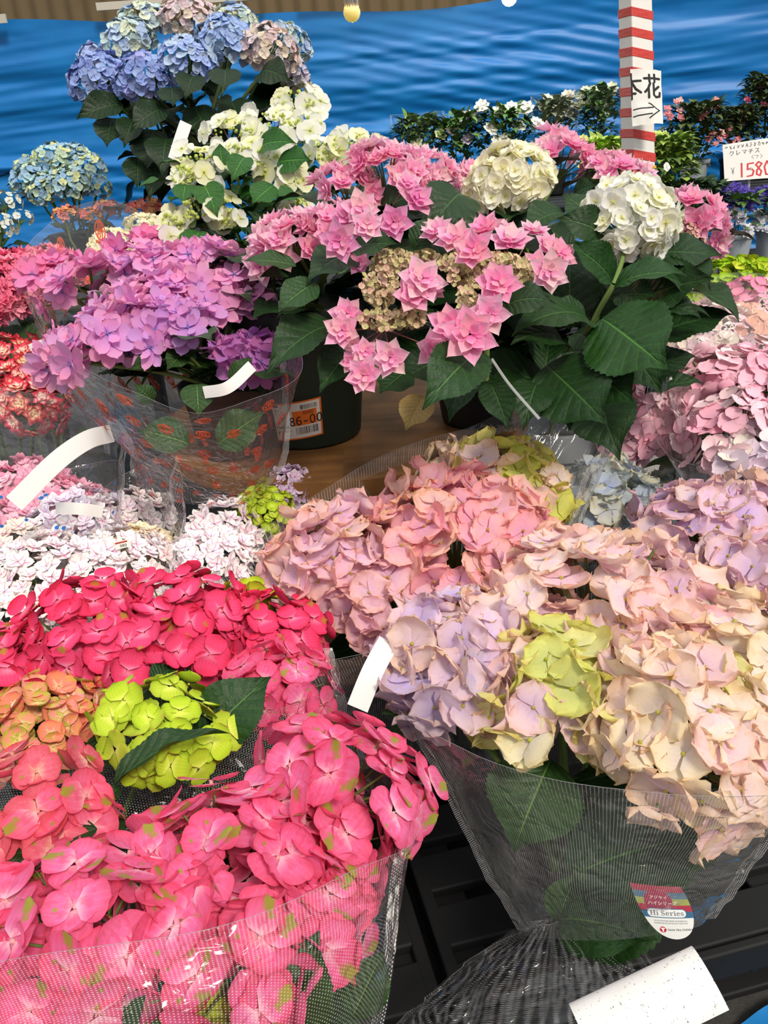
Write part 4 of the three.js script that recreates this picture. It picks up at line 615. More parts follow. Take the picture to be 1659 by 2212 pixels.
hydrangea({
  label: 'red-edged cream lacecap hydrangea at the left edge below the purple one', group: 'pink hydrangeas at left', surface: DECK, base: P(40, 980, 1.86), potR: 0.075, potH: 0.16, seed: 79, leafLen: 0.11, leafN: 3,
  heads: [[40, 800, 1.6, 85, { low: -0.3 }], [70, 870, 1.55, 75, { low: -0.5 }], [-30, 830, 1.6, 70]], defaults: { kind: 'star', tex: 'redwhite', size: 0.042, q: 4, ov: 0.72, sq: 0.7, tints: [0xffffff, 0xfff0ea, 0xf4e8c8], deep: 0.14 },
  extra: (p) => sleeve(p, [ring([-160, 760, 1.65], [240, 800, 1.5], [60, 830, 1.4], [40, 690, 1.8]), ring([-130, 950, 1.6], [225, 980, 1.5], [60, 1010, 1.42], [40, 880, 1.75])], FILM.dots, { seed: 41, amp: 0.008 }),
});
hydrangea({
  label: 'salmon pink double hydrangea at the left edge behind film', group: 'pink hydrangeas at left', surface: DECK, base: V(-0.8, 0, -1.95), potR: 0.08, potH: 0.2, seed: 83, leafLen: 0.12, leafN: 4,
  heads: [[45, 610, 1.8, 85], [-20, 640, 1.75, 80], [110, 590, 1.85, 70]], defaults: { kind: 'star', tex: 'plain', size: 0.05, q: 4, ov: 0.6, sq: 0.65, tints: [0xf480a0, 0xf698ac, 0xee7898] },
});
// purple plant in stamped film on the table
hydrangea({
  label: 'mauve pink hydrangea with long-petalled florets in film printed with red stamps', group: 'plants on the round table', surface: TABLE, base: V(TBL.x - 0.2, 0, TBL.z + 0.18), potR: 0.075, potH: 0.13, potMat: POTS.brown, seed: 89, leafLen: 0.11, leafN: 4, leafTint: [0xf0f8d8, 0xe0f0c8, 0xffffff], droop: 0.3,
  heads: [[190, 620, 1.5, 105, { tints: [0xffe0ee, 0xffffff] }], [320, 600, 1.52, 110], [330, 660, 1.42, 120], [470, 620, 1.45, 95], [215, 730, 1.32, 105], [370, 710, 1.3, 75, { tints: [0xece6ff, 0xf4ecff] }], [535, 770, 1.36, 65, { tints: [0xd4b8e8, 0xdcc0e8] }], [110, 600, 1.55, 70, { tints: [0xffd0e0] }], [300, 555, 1.6, 70, { tints: [0xffd0e4] }], [140, 770, 1.33, 55], [265, 670, 1.42, 85], [430, 665, 1.4, 80], [520, 655, 1.42, 55], [300, 730, 1.34, 65], [430, 570, 1.5, 80]], defaults: { kind: 'daisy', tex: 'daisy', size: 0.072, q: 6, ov: 0.78, sq: 0.42, tints: [0xffffff, 0xfff4fa, 0xf6ecff], tilt: 0.45, low: 0.05, deep: 0.12, inner: true },
  extra: (p) => {
    sleeve(p, [ring([42, 545, 1.62], [604, 650, 1.34], [360, 850, 1.13], [290, 455, 1.72]), ring([150, 800, 1.45], [608, 860, 1.3], [380, 960, 1.14], [330, 700, 1.6]), ring([285, 950, 1.38], [600, 990, 1.3], [430, 1040, 1.18], [420, 900, 1.5]), ring([305, 1030, 1.36], [560, 1050, 1.3], [430, 1090, 1.22], [430, 1000, 1.45])], FILM.stamps, { seed: 44, amp: 0.008 });
    for (const [a, b, w] of [[[330, 870, 1.24], [290, 830, 1.22], 1.2], [[425, 830, 1.22], [430, 900, 1.2], 1.6], [[470, 960, 1.24], [570, 890, 1.22], 1], [[410, 960, 1.22], [300, 930, 1.22], 1.3], [[500, 830, 1.3], [545, 770, 1.3], 1], [[340, 780, 1.3], [280, 800, 1.26], 1], [[400, 760, 1.3], [360, 800, 1.26], 1]]) leafPx(p, a, b, { face: 0.7, width: w, tint: 0xf4fad8 });
  },
});
// cream plant seen through that film
hydrangea({
  label: 'cream white hydrangea behind the red-stamped film', group: 'white hydrangeas', surface: 0.74, base: V(-0.62, 0, -2.2), potR: 0.07, potH: 0.1, seed: 97, leafLen: 0.1, leafN: 2,
  heads: [[250, 540, 1.95, 55], [320, 495, 2.05, 45]], defaults: { kind: 'whitemop', tex: 'whitemop', size: 0.036, q: 4, ov: 0.66, sq: 0.6, tints: [0xfff8dc, 0xfffbe8] },
});

// star-flowered pink plants
const starD = { kind: 'star', tex: 'star', size: 0.056, q: 6, tints: [0xffffff, 0xffeef6, 0xffe6f0], tilt: 0.25 };
function lace(p, list, size, c0, tints, budList) { // florets set by hand round a lacecap's centre
  const c = P(...c0), at = list.map(([x, y, d, s = 1, fx = 0, fy = 0]) => { const q = P(x, y, d), n = q.clone().sub(c).normalize().multiplyScalar(0.7).add(UP.clone().multiplyScalar(0.35)).addScaledVector(toCamera(q), 0.75).add(V(fx, fy, 0)).normalize(); return { p: q, n, s }; });
  const g = head(p, { ...starD, c, R: 0.05, size, at, tints, hide: -2 });
  if (budList) { const gs = [[], [], []]; for (const [x, y, d, sx, sy, n] of budList) for (let k = 0; k < n * 1.6; k++) { const a = rnd() * 6.28, r = Math.sqrt(rnd()), q = P(x + Math.cos(a) * r * sx, y + Math.sin(a) * r * sy, d + rr(-0.03, 0.03)).sub(c); const m = new THREE.Matrix4().compose(q, new THREE.Quaternion().setFromUnitVectors(UP, V(rr(-1, 1), rr(0, 1), rr(0, 1)).normalize()), V(1, 1, 1).multiplyScalar(rr(0.007, 0.0125))); pick(gs).push(pick(floretGeos('cupped', 2)).clone().applyMatrix4(m)); }
    const m = shadows(new THREE.Mesh(mergeGeometries(gs.map((g) => mergeGeometries(g)), true), [petalMat('plain', 0xd8c49a), petalMat('plain', 0xdcb8a0), petalMat('plain', 0xc8c088)])); m.name = 'fertile_flowers'; m.userData.kind = 'stuff'; m.userData.label = 'tan cluster of tiny faded fertile flowers'; g.add(m); }
  return g;
}
const LABEL = canvasTex(512, 384, (c, w, h) => {
  c.fillStyle = '#e8e5dc'; c.fillRect(0, 0, w, h); c.fillStyle = '#e8741c'; c.fillRect(0, 0, w, 16); c.fillRect(0, h - 14, w, 14); c.fillRect(w - 18, 0, 18, h); c.fillRect(210, 96, 250, 150); c.fillStyle = '#222'; c.fillRect(0, 16, 70, 22);
  for (let k = 0; k < 34; k++) { c.fillRect(300 + k * 5, 40, 1 + hash(k, 1) * 3, 46); c.fillRect(230 + k * 7, 262, 1 + hash(k, 4) * 5, 74); }
  c.fillStyle = '#2b1d2a'; c.font = 'bold 46px monospace'; c.fillText('0000', 320, 140); c.font = 'bold 118px monospace'; c.fillText('86-00', 165, 240); c.font = 'bold 44px monospace'; c.fillText('754036', 8, 262); c.font = 'bold 30px monospace'; c.fillText('001 702-1', 20, 300); c.font = '26px monospace'; c.fillText('59 5', 12, 80);
});
hydrangea({
  label: 'pink star-flowered lacecap hydrangea in a dark green pot with orange price label', group: 'plants on the round table', surface: TABLE, base: atHeight(672, 935, TABLE), potR: 0.122, potH: 0.25, potMat: POTS.dark, seed: 101, leafLen: 0.13, leafN: 3, leafTint: [0xa8c8a0, 0x9cc49c], stemMat: STEM,
  heads: [[640, 520, 1.36, 85, { sq: 0.6 }], [735, 500, 1.34, 75], [850, 390, 1.42, 105, { sq: 0.6 }], [760, 420, 1.42, 80], [920, 380, 1.48, 70], [590, 560, 1.38, 50]].map((h) => [...h.slice(0, 4), { low: -0.05, ...(h[4] ?? {}) }]), defaults: { ...starD, ov: 0.66, sq: 0.6 },
  extra: (p, b) => {
    lace(p, [[733, 523, 1.2, 1.1], [793, 488, 1.2, 1], [850, 480, 1.22], [780, 449, 1.25], [750, 465, 1.26, 0.9], [776, 566, 1.3, 0.8], [905, 430, 1.3], [880, 395, 1.3, 0.9]], 0.056, [770, 540, 1.4], [0xffffff, 0xf8dcf4], null);
    lace(p, [[750, 679, 1.2, 1], [739, 714, 1.18, 1], [789, 760, 1.14, 0.75], [843, 773, 1.12, 0.95], [785, 812, 1.12, 1], [763, 747, 1.2, 0.7], [757, 783, 1.2, 0.6], [913, 603, 1.16, 1.1], [893, 636, 1.16, 1], [935, 622, 1.18, 0.8], [937, 753, 1.14, 0.9, 0.3]], 0.056, [830, 680, 1.26], [0xffffff, 0xfff0f8], [[850, 570, 1.24, 50, 30, 90], [820, 620, 1.22, 40, 45, 110], [830, 690, 1.2, 60, 22, 90], [890, 685, 1.2, 30, 22, 50], [915, 560, 1.26, 40, 20, 50]]);
    for (const [bb, t, o] of [[[681, 610, 1.24], [600, 672, 1.2], { tint: 0xd8f0d0, face: 0.6 }], [[640, 575, 1.3], [527, 565, 1.28], { face: 0.3 }], [[763, 562, 1.28], [663, 612, 1.22], { face: 0.5, tint: 0xa0c0a0 }], [[759, 536, 1.24], [858, 527, 1.2], { tint: 0xb8dcb8, face: 0.5 }], [[728, 705, 1.3], [575, 812, 1.2], { width: 0.8, face: 0.4, tint: 0xa8c8a8 }], [[700, 672, 1.3], [596, 690, 1.25], { width: 0.6, face: 0, tint: 0xf0f4a0 }], [[1000, 420, 1.35], [935, 490, 1.3], { width: 1.4, face: 0.7, tint: 0x9cc49c }], [[893, 540, 1.26], [940, 470, 1.26], { face: 0.7, width: 1.2, tint: 0xc0e0c0 }], [[760, 760, 1.28], [690, 850, 1.22], { face: 0.5, tint: 0x9cc49c }], [[640, 620, 1.36], [560, 600, 1.3], { face: 0.3, tint: 0x9cc49c }]]) leafPx(p, bb, t, o);
    fillLeaves(p, 22, [620, 900], [480, 700], [1.38, 1.5], 0.12, [0xa0c8a0, 0xb0d4a8, 0x98c098], P(700, 800, 1.5));
    // price label wrapped on the pot
    const pos = [], uv = [], idx = [], n = 16; for (let i = 0; i <= n; i++) { const a = lerp(-0.44, 0.42, i / n) - 0.12; for (const k of [0, 1]) { const y = 0.018 + k * 0.07 + 0.012 * i / n, r = 0.122 * (0.77 + 0.18 * y / (0.24 * 0.86)) + 0.0015; pos.push(b.x + Math.sin(a) * r, TABLE + y, b.z + Math.cos(a) * r); uv.push(i / n, k); } if (i) { const q = i * 2; idx.push(q - 2, q, q - 1, q - 1, q, q + 1); } }
    const g = new THREE.BufferGeometry(); g.setAttribute('position', new THREE.Float32BufferAttribute(pos, 3)); g.setAttribute('uv', new THREE.Float32BufferAttribute(uv, 2)); g.setIndex(idx); g.computeVertexNormals(); const m = part('price_label', g, std({ map: LABEL, roughness: 0.6 }), p); m.userData.label = 'white and orange price label reading 86-00';
  },
});
hydrangea({
  label: 'pink star-flowered lacecap hydrangea with tan centre in a black pot', group: 'plants on the round table', surface: TABLE, base: V(TBL.x + 0.25, 0, TBL.z + 0.1), potR: 0.085, potH: 0.13, seed: 103, leafLen: 0.14, leafN: 4, leafTint: [0xa8c8a0, 0x9cc49c, 0xb8d8b0],
  heads: [[1215, 360, 1.55, 75, { low: 0 }], [1190, 320, 1.6, 50], [1330, 400, 1.5, 80, { low: 0 }], [1040, 400, 1.55, 60], [1510, 480, 1.45, 75, { axis: V(0.7, 0.6, 0.2) }], [1480, 590, 1.5, 40]], defaults: { ...starD, ov: 0.66, sq: 0.65 },
  extra: (p) => {
    lace(p, [[941, 497, 1.24, 0.9], [982, 514, 1.2, 1.05], [1043, 493, 1.24, 1.1], [1102, 517, 1.2, 1.1], [1154, 497, 1.26, 0.9], [1021, 540, 1.14, 0.95], [1075, 490, 1.28], [1185, 530, 1.22, 0.8], [1210, 549, 1.2, 0.9], [1188, 588, 1.15, 1.25], [1160, 572, 1.2, 0.8], [1076, 610, 1.08, 1.1], [1056, 679, 1.06, 1.1], [1015, 723, 1.05, 1.15], [971, 703, 1.08, 1.0], [995, 560, 1.22, 0.7]], 0.056, [1070, 610, 1.24], [0xfff0f8, 0xffe0f0, 0xffffff], [[1065, 585, 1.18, 95, 40, 260], [1000, 600, 1.18, 30, 25, 60], [1120, 600, 1.2, 40, 30, 80], [1010, 650, 1.12, 25, 30, 40], [1010, 570, 1.2, 60, 25, 60]]);
    head(p, { c: P(1480, 510, 1.42), R: 0.03, size: 0.014, kind: 'cupped', tex: 'plain', tints: [0xd8b0a0, 0xe0b8a8], q: 2, ov: 0.7, sq: 0.8 });
    for (const [bb, t, o] of [[[1036, 760, 1.1], [912, 886, 1.04], { tint: 0xb8e0b8, face: 0.7, width: 1.0 }], [[1005, 785, 1.14], [970, 912, 1.1], { face: 0.8, tint: 0x9cc49c }], [[915, 857, 1.16], [876, 930, 1.12], { tint: 0x2000000, face: 0.7, width: 1.1 }], [[1060, 830, 1.15], [1100, 930, 1.1], { face: 0.7, tint: 0x9cc49c }], [[1090, 667, 1.16], [1200, 655, 1.12], { face: 0.5, tint: 0xb0c8b0, width: 1.1 }], [[880, 800, 1.25], [820, 850, 1.2], { face: 0.6, tint: 0x9cc49c }], [[1040, 760, 1.2], [980, 790, 1.16], { face: 0.6, tint: 0x9cc49c }], [[960, 770, 1.3], [870, 820, 1.25], { face: 0.6, tint: 0x9cc49c }]]) leafPx(p, bb, t, o);
    stem(p, P(1050, 820, 1.16), P(1052, 690, 1.1), 0.004, 0.005);
    fillLeaves(p, 34, [900, 1180], [560, 820], [1.42, 1.58], 0.13, [0xa0c8a0, 0xb0d4a8, 0x98c098], P(1040, 900, 1.4));
  },
});
hydrangea({
  label: 'white hydrangea with two round heads and broad dark leaves in a grey pot', group: 'white hydrangeas', surface: DECK, base: V(0.36, 0, -1.62), potR: 0.09, potH: 0.42, potMat: POTS.grey, seed: 107, leafLen: 0.14, leafN: 5, leafTint: [0x98c090, 0xa8d0a0, 0x9cc49c],
  heads: [[1100, 395, 1.42, 95, { sq: 0.72, tints: [0xfffcec, 0xfffef2, 0xfffbe4] }], [1360, 480, 1.32, 98, { sq: 0.9, axis: V(0.1, 0.85, 0.5), low: -0.3 }]], defaults: { kind: 'whitemop', tex: 'whitemop', size: 0.04, q: 6, ov: 0.62, tints: [0xffffff, 0xfffffa, 0xfffef0], tilt: 0.45, inner: true, ov: 0.7 },
  extra: (p) => {
    const big = [[[1300, 688, 1.2], [1440, 797, 1.1], { tint: 0xb8f0a8, face: 0.75, width: 1.25 }], [[1326, 622, 1.22], [1484, 597, 1.16], { tint: 0xb8ecb0, face: 0.35, width: 1.0 }], [[1322, 608, 1.24], [1224, 525, 1.2], { tint: 0xa8e0a0, face: 0.55, width: 1.1 }], [[1312, 515, 1.3], [1202, 472, 1.28], { face: 0.6, tint: 0x9cc49c, width: 1.2 }], [[1300, 480, 1.34], [1215, 420, 1.36], { face: 0.4, tint: 0xa8d8a8, width: 1.2 }], [[1220, 460, 1.36], [1130, 500, 1.32], { face: 0.4, tint: 0xa0d0a0, width: 1.2 }], [[1240, 420, 1.45], [1290, 400, 1.42], { face: 0.6, tint: 0x98c8a8, width: 1.5 }], [[1390, 545, 1.34], [1560, 552, 1.3], { face: 0.35, tint: 0xa0c8a0 }], [[1470, 578, 1.34], [1535, 628, 1.28], { face: 0.4, tint: 0x9cc49c }], [[1410, 660, 1.32], [1515, 690, 1.28], { face: 0.4, tint: 0x9cc49c }], [[1278, 700, 1.22], [1105, 727, 1.16], { tint: 0xa8d898, face: 0.35 }], [[1222, 748, 1.22], [1103, 745, 1.16], { tint: 0x98c090, face: 0.4, width: 1.2 }], [[1265, 680, 1.22], [1190, 660, 1.2], { face: 0.5, tint: 0xa0d0a0, width: 1.2 }], [[1262, 790, 1.22], [1370, 872, 1.14], { face: 0.7, tint: 0x9cc49c }], [[1180, 790, 1.22], [1310, 915, 1.12], { face: 0.75, tint: 0x9cc49c, width: 1.1 }], [[1330, 730, 1.28], [1430, 850, 1.2], { face: 0.6, tint: 0x9cc49c }], [[1160, 830, 1.2], [1130, 930, 1.14], { face: 0.7, tint: 0x9cc49c }], [[1240, 830, 1.24], [1230, 930, 1.16], { face: 0.7, tint: 0x9cc49c, width: 1.2 }], [[1330, 640, 1.36], [1420, 640, 1.3], { face: 0.5, tint: 0x9cc49c, width: 1.2 }], [[1240, 720, 1.3], [1330, 790, 1.25], { face: 0.5, tint: 0x9cc49c, width: 1.2 }], [[1120, 450, 1.44], [1050, 480, 1.4], { face: 0.4, tint: 0x9cc49c }]];
    for (const [b, t, o] of big) leafPx(p, b, t, o);
    fillLeaves(p, 34, [1130, 1400], [540, 870], [1.38, 1.55], 0.13, [0xa0c8a0, 0xb0d4a8, 0x98c098], P(1270, 900, 1.5));
    const node = P(1325, 615, 1.26); stem(p, P(1250, 800, 1.3), node, 0.0042, 0.01); stem(p, node, P(1350, 520, 1.3), 0.004, 0.005); for (const [x, y, d] of [[1300, 688, 1.2], [1278, 700, 1.22], [1410, 660, 1.32]]) stem(p, P(1268, 720, 1.28), P(x, y, d), 0.004, 0.005);
    stem(p, P(1110, 560, 1.44), P(1105, 440, 1.42), 0.006, 0.004);
  },
});
// white lacecap
hydrangea({
  label: 'white lacecap hydrangea with lime buds and fresh green leaves before the blue one', group: 'plants on the round table', surface: TABLE, base: V(TBL.x - 0.14, 0, TBL.z - 0.2), potR: 0.08, potH: 0.13, seed: 109, leafLen: 0.085, leafN: 0, leafTint: [0xb0e0a0],
  heads: [[640, 290, 1.75, 60, { stem: false, stalks: false }]], defaults: { kind: 'whitecap', tex: 'whitecap', size: 0.05, q: 5, ov: 0.8, sq: 0.6, tints: [0xffffff] },
  extra: (p, b, top) => {
    reseed(110); p.florets.length = 0; const groups = [[500, 290, 1.7, 65, 45, 9], [590, 270, 1.74, 55, 40, 8], [645, 215, 1.78, 60, 25, 6], [660, 265, 1.76, 45, 25, 5], [700, 325, 1.68, 40, 25, 5], [770, 310, 1.68, 50, 25, 6], [430, 350, 1.62, 55, 40, 7], [520, 330, 1.64, 60, 25, 6], [600, 355, 1.64, 60, 30, 5], [830, 325, 1.7, 22, 22, 2], [420, 450, 1.58, 40, 30, 3], [370, 480, 1.58, 30, 30, 4], [470, 430, 1.6, 30, 30, 3], [625, 385, 1.62, 30, 20, 3], [640, 440, 1.62, 25, 25, 2], [405, 515, 1.56, 30, 15, 1], [500, 470, 1.6, 30, 25, 2], [395, 380, 1.62, 30, 30, 4]];
    for (const [x, y, d, sx, sy, n] of groups) {
      const c = P(x, y + 10, d + 0.03), at = []; for (let k = 0; k < n; k++) { const a = k / n * 6.28 + rr(-0.4, 0.4), r = n > 1 ? rr(0.55, 1) : 0, q = P(x + Math.cos(a) * r * sx, y + Math.sin(a) * r * sy, d - 0.02 * Math.sin(a) + rr(-0.02, 0.02)); at.push({ p: q, n: V(Math.cos(a) * 0.5, 0.45 - Math.sin(a) * 0.2, 0.6 + rr(-0.3, 0.3)).normalize(), s: rr(0.8, 1.1) }); }
      const g = head(p, { c, R: 0.04, size: 0.052, kind: 'whitecap', tex: 'whitecap', q: 5, at, tints: [0xffffff, 0xffffff, 0xfdfce8, 0xf8f6d8], hide: -2, tilt: 0.3 });
      const gs = []; for (let k = 0; k < 46; k++) { const a = rnd() * 6.28, r = Math.sqrt(rnd()) * 0.75; gs.push(new THREE.IcosahedronGeometry(rr(0.0022, 0.0042), 0).translate(...P(x + Math.cos(a) * r * sx, y + Math.sin(a) * r * sy, d + rr(-0.02, 0.02)).sub(c).toArray())); }
      const m = shadows(new THREE.Mesh(mergeGeometries(gs), std({ color: 0xc2d06a, roughness: 0.7 }))); m.name = 'buds'; m.userData.kind = 'stuff'; g.add(m);
      const root = top.clone().add(V(rr(-0.02, 0.02), 0, rr(-0.02, 0.02))); stem(p, root, c, 0.0025, 0.02); 
      leavesOn(p, root, c, 9, 0.08, { tint: [0xb8f0a8, 0xa8e098, 0xc8f8b8, 0x98d090].map((c) => c + BRIGHT), droop: 0.4, from: 0.4, to: 0.97 });
    }
    for (const [bb, t] of [[[440, 400, 1.6], [470, 470, 1.56]], [[530, 340, 1.6], [500, 395, 1.56]], [[600, 350, 1.62], [670, 345, 1.58]], [[590, 400, 1.6], [545, 440, 1.56]], [[560, 320, 1.64], [640, 310, 1.6]], [[430, 500, 1.56], [410, 575, 1.52]], [[480, 360, 1.6], [475, 310, 1.6]], [[640, 420, 1.6], [600, 440, 1.56]], [[400, 400, 1.6], [395, 440, 1.56]]]) leafPx(p, bb, t, { face: 0.6, tint: 0xb0e8a0 + BRIGHT, width: 1.1 });
  },
});
// big blue plant
const blueT = [0x94a8e0, 0xa4b8e8, 0x8a9cd8], iceT = [0xbcd0e4, 0xc8dcdc, 0xdce4cc, 0xb0c4e4], blushT = [0xe4ccd0, 0xdcd0d4, 0xecdcc8];
hydrangea({
  label: 'tall blue and cream hydrangea with drooping dark leaves before the tarpaulin', group: 'blue hydrangeas', surface: 0.74, base: P(440, 560, 2.6), potR: 0.1, potH: 0.18, seed: 113, leafLen: 0.14, leafN: 6, leafTint: [0x88a888, 0x7c9c7c, 0x90b090], droop: 1.2,
  heads: [[215, 165, 2.15, 62, { tints: blueT }], [310, 165, 2.1, 60, { tints: [...blueT, 0xb0b4e8] }], [405, 130, 2.1, 62, { tints: [0xa8bcec, 0x9cb4e8, 0xb8cce4] }], [490, 85, 2.15, 62, { tints: [0xa4bce8, 0xb4cce8] }], [580, 105, 2.15, 62, { tints: blushT }], [620, 90, 2.25, 50, { tints: iceT }], [410, 45, 2.3, 65, { tints: blushT }], [305, 45, 2.3, 50, { tints: iceT }], [280, 85, 2.2, 55, { tints: iceT }], [510, 50, 2.3, 50, { tints: iceT }], [630, 150, 2.2, 35, { tints: [0xd0c8dc, 0xdcd8e0] }], [200, 115, 2.25, 30, { tints: [0xb0bce4] }], [640, 175, 2.25, 28, { tints: [0xe8e4c4] }]].map((h) => [h[0], h[1] + 8, h[2], h[3], h[4]]), defaults: { kind: 'blue', tex: 'plain', size: 0.031, q: 4, ov: 0.66, sq: 0.8, low: -0.35, tilt: 0.4 },
  extra: (p) => { for (const [b, t, w = 1.1] of [[[265, 225, 2.1], [165, 258, 2.05]], [[355, 235, 2.05], [282, 285, 2.0]], [[487, 150, 2.05], [486, 196, 2.0], 1.4], [[330, 280, 2.1], [318, 365, 2.05]], [[300, 340, 2.1], [296, 405, 2.05]], [[345, 350, 2.1], [322, 435, 2.05], 0.9], [[240, 255, 2.1], [231, 318, 2.05]], [[290, 260, 2.1], [268, 320, 2.05]], [[420, 165, 2.05], [400, 215, 2.0], 1.3], [[370, 190, 2.05], [375, 230, 2.0], 1.3], [[560, 160, 2.1], [630, 180, 2.05]], [[360, 300, 2.05], [350, 380, 2.0], 1.3], [[420, 230, 2.1], [450, 290, 2.05]], [[500, 220, 2.15], [530, 300, 2.1]], [[420, 330, 2.15], [380, 400, 2.1]], [[470, 320, 2.15], [480, 400, 2.1]]]) leafPx(p, b, t, { face: 0.6, tint: 0x84a484, width: w }); for (const [x, y] of [[500, 130], [310, 190], [405, 160], [580, 140], [250, 190]]) stem(p, P(440, 330, 2.2), P(x, y, 2.12), 0.005, 0.02, STEMDARK); },
});
tagCard([[402, 265, 2.0], [390, 300, 1.99], [376, 345, 1.98]], 26, 'white care tag hanging in the leaves of the tall blue hydrangea');
hydrangea({
  label: 'small round hydrangea of icy blue and pale yellow heads at far left', group: 'blue hydrangeas', surface: 0.74, base: V(-0.94, 0, -2.95), potR: 0.09, potH: 0.12, seed: 127, leafLen: 0.09, leafN: 2, leafTint: [0x9cc49c],
  heads: [[65, 390, 2.62, 42], [120, 350, 2.65, 48], [185, 365, 2.65, 42], [150, 400, 2.58, 45], [210, 405, 2.62, 30], [100, 410, 2.58, 40], [60, 365, 2.7, 30], [160, 335, 2.72, 30]], defaults: { kind: 'blue', tex: 'plain', size: 0.026, q: 3, ov: 0.7, sq: 0.75, low: -0.3, tints: [0xa8c8dc, 0xb4d4dc, 0xdce0a8, 0xc8dcc4, 0x9cc0dc], tilt: 0.5 },
});
hydrangea({
  label: 'white small-flowered plant cut off at the far left edge', group: 'white hydrangeas', surface: 0.74, base: V(-1.07, 0, -2.5), potR: 0.08, potH: 0.1, seed: 131, leafLen: 0.08, leafN: 3, leafTint: [0x9cc49c],
  heads: [[15, 440, 2.4, 30], [5, 490, 2.35, 35], [50, 470, 2.4, 20], [-30, 460, 2.4, 35]], defaults: { kind: 'whitecap', tex: 'plain', size: 0.024, q: 3, ov: 1.0, sq: 0.8, tints: [0xe8ece4, 0xdce0d8] },
});
for (const [k, xs, lab] of [[0, [[140, 458], [195, 460], [235, 445]], 'coral pink low hydrangea under the small icy blue one'], [1, [[285, 450], [320, 440], [335, 455]], 'coral and cream low hydrangea below the drooping dark leaves']]) hydrangea({
  label: lab, group: 'coral low hydrangeas', surface: 0.74, base: P(xs[1][0], 520, 2.45), potR: 0.07, potH: 0.08, seed: 137 + k, leafLen: 0.09, leafN: 4, leafTint: [0x88a878],
  heads: xs.map(([x, y]) => [x, y + 6, 2.4, 26]), defaults: { kind: 'double', tex: 'plain', size: 0.03, q: 4, ov: 0.75, sq: 0.55, tints: [0xec8078, 0xf09888, 0xe8a870], low: 0 },
});

// ---------------------------------------------------------------- background clematis, roses and others
const smallLeaf = (c) => std({ name: 'small_leaf', color: c, roughness: 0.6 });
const SMALLMATS = [0x4f7438, 0x64893f, 0x3c5a2c].map(smallLeaf);
function bush({ label, group, x, y0, y1, w, d, surface, flowers = [], tint = 0, n = 170, leafS = 0.042, potR = 0.055, potH = 0.1, potMat = POTS.black, film = false, seed = 1, name = 'potted_clematis', category = 'flower', leafColors = null }) {
  reseed(seed); const top = P(x, y0, d), bot = P(x, y1, d), base = V(bot.x, surface, bot.z), p = thing(name, label, category, base, group); p.florets = [];
  const st = pot(p, potR, potH, potMat), wm = px2m(w, d) / 2, gs = [[], [], []];
  const hgt = top.y - surface, lo = Math.max(potH, bot.y - surface);
  for (let k = 0; k < n * 2.4; k++) { const t = Math.sqrt(rnd()), a = rnd() * 6.28, r = Math.sqrt(rnd()) * wm * (0.7 + 0.3 * Math.sin(t * 3)), q = V(base.x + Math.cos(a) * r, surface + lerp(lo * 0.9, hgt, t), base.z + Math.sin(a) * r * 0.8), dir = V(Math.cos(a) + rr(-0.6, 0.6), rr(-0.5, 0.8), Math.sin(a) + rr(-0.6, 0.6)).normalize(), xx = new THREE.Vector3().crossVectors(UP, dir).normalize(), yy = new THREE.Vector3().crossVectors(dir, xx), L = leafS * rr(0.6, 1.3); gs[k % 3].push(SMALLLEAF.clone().applyMatrix4(new THREE.Matrix4().makeBasis(xx.multiplyScalar(L), yy.multiplyScalar(L), dir.multiplyScalar(L)).setPosition(q))); }
  const f = shadows(new THREE.Mesh(mergeGeometries(gs.map((g) => mergeGeometries(g)), true), leafColors ? leafColors.map(smallLeaf) : SMALLMATS)); f.name = 'foliage'; f.userData.kind = 'stuff'; f.position.copy(base).negate(); p.add(f);
  for (let k = 0; k < 5; k++) stem(p, st.clone().add(V(rr(-0.02, 0.02), 0, rr(-0.02, 0.02))), V(base.x + rr(-0.6, 0.6) * wm, surface + hgt * rr(0.7, 1), base.z + rr(-0.5, 0.5) * wm), 0.002, 0.02, STEMDARK);
  flowers.forEach(({ list, kind, tex = 'plain', size, tints }) => { for (const [fx, fy] of list) { const q = P(fx, fy, d - wm * 1.0), m = shadows(new THREE.Mesh(pick(floretGeos(kind, 3)), petalMat(tex, pick(tints)))); m.name = 'flower'; m.position.copy(q).sub(base); m.quaternion.setFromUnitVectors(UP, V(rr(-0.5, 0.5), rr(0.3, 0.9), rr(0.4, 1)).normalize()); m.scale.setScalar(size * rr(0.8, 1.2)); p.add(m); } });
  if (film) { const rw = (yy, k) => ({ L: V(base.x - wm * k, yy, base.z), R: V(base.x + wm * k, yy, base.z), f: V(base.x, yy, base.z + wm * k * 0.9), b: V(base.x, yy, base.z - wm * k * 0.9) }); sleeve(p, [rw(surface + hgt + 0.02, 1.18), rw(surface + hgt * 0.5, 1.0), rw(surface + 0.02, 0.75)], FILM.clear, { nu: 32, nv: 8, amp: 0.004, seed }); }
  delete p.florets; return p;
}
const scatter = (n, x0, x1, y0, y1, s) => { reseed(s); return Array.from({ length: n }, () => [rr(x0, x1), rr(y0, y1)]); };
const CL = 'clematis pots along the tarpaulin';
bush({ label: 'bushy green clematis with a few white stars at the left end of the back row', group: CL, x: 905, y0: 255, y1: 350, w: 90, d: 3.45, surface: 0.79, seed: 201, film: true, flowers: [{ list: [[885, 256], [925, 262], [950, 290], [900, 310]], kind: 'daisy', size: 0.05, tints: [0xe8f0c8, 0xdce8b0] }] });
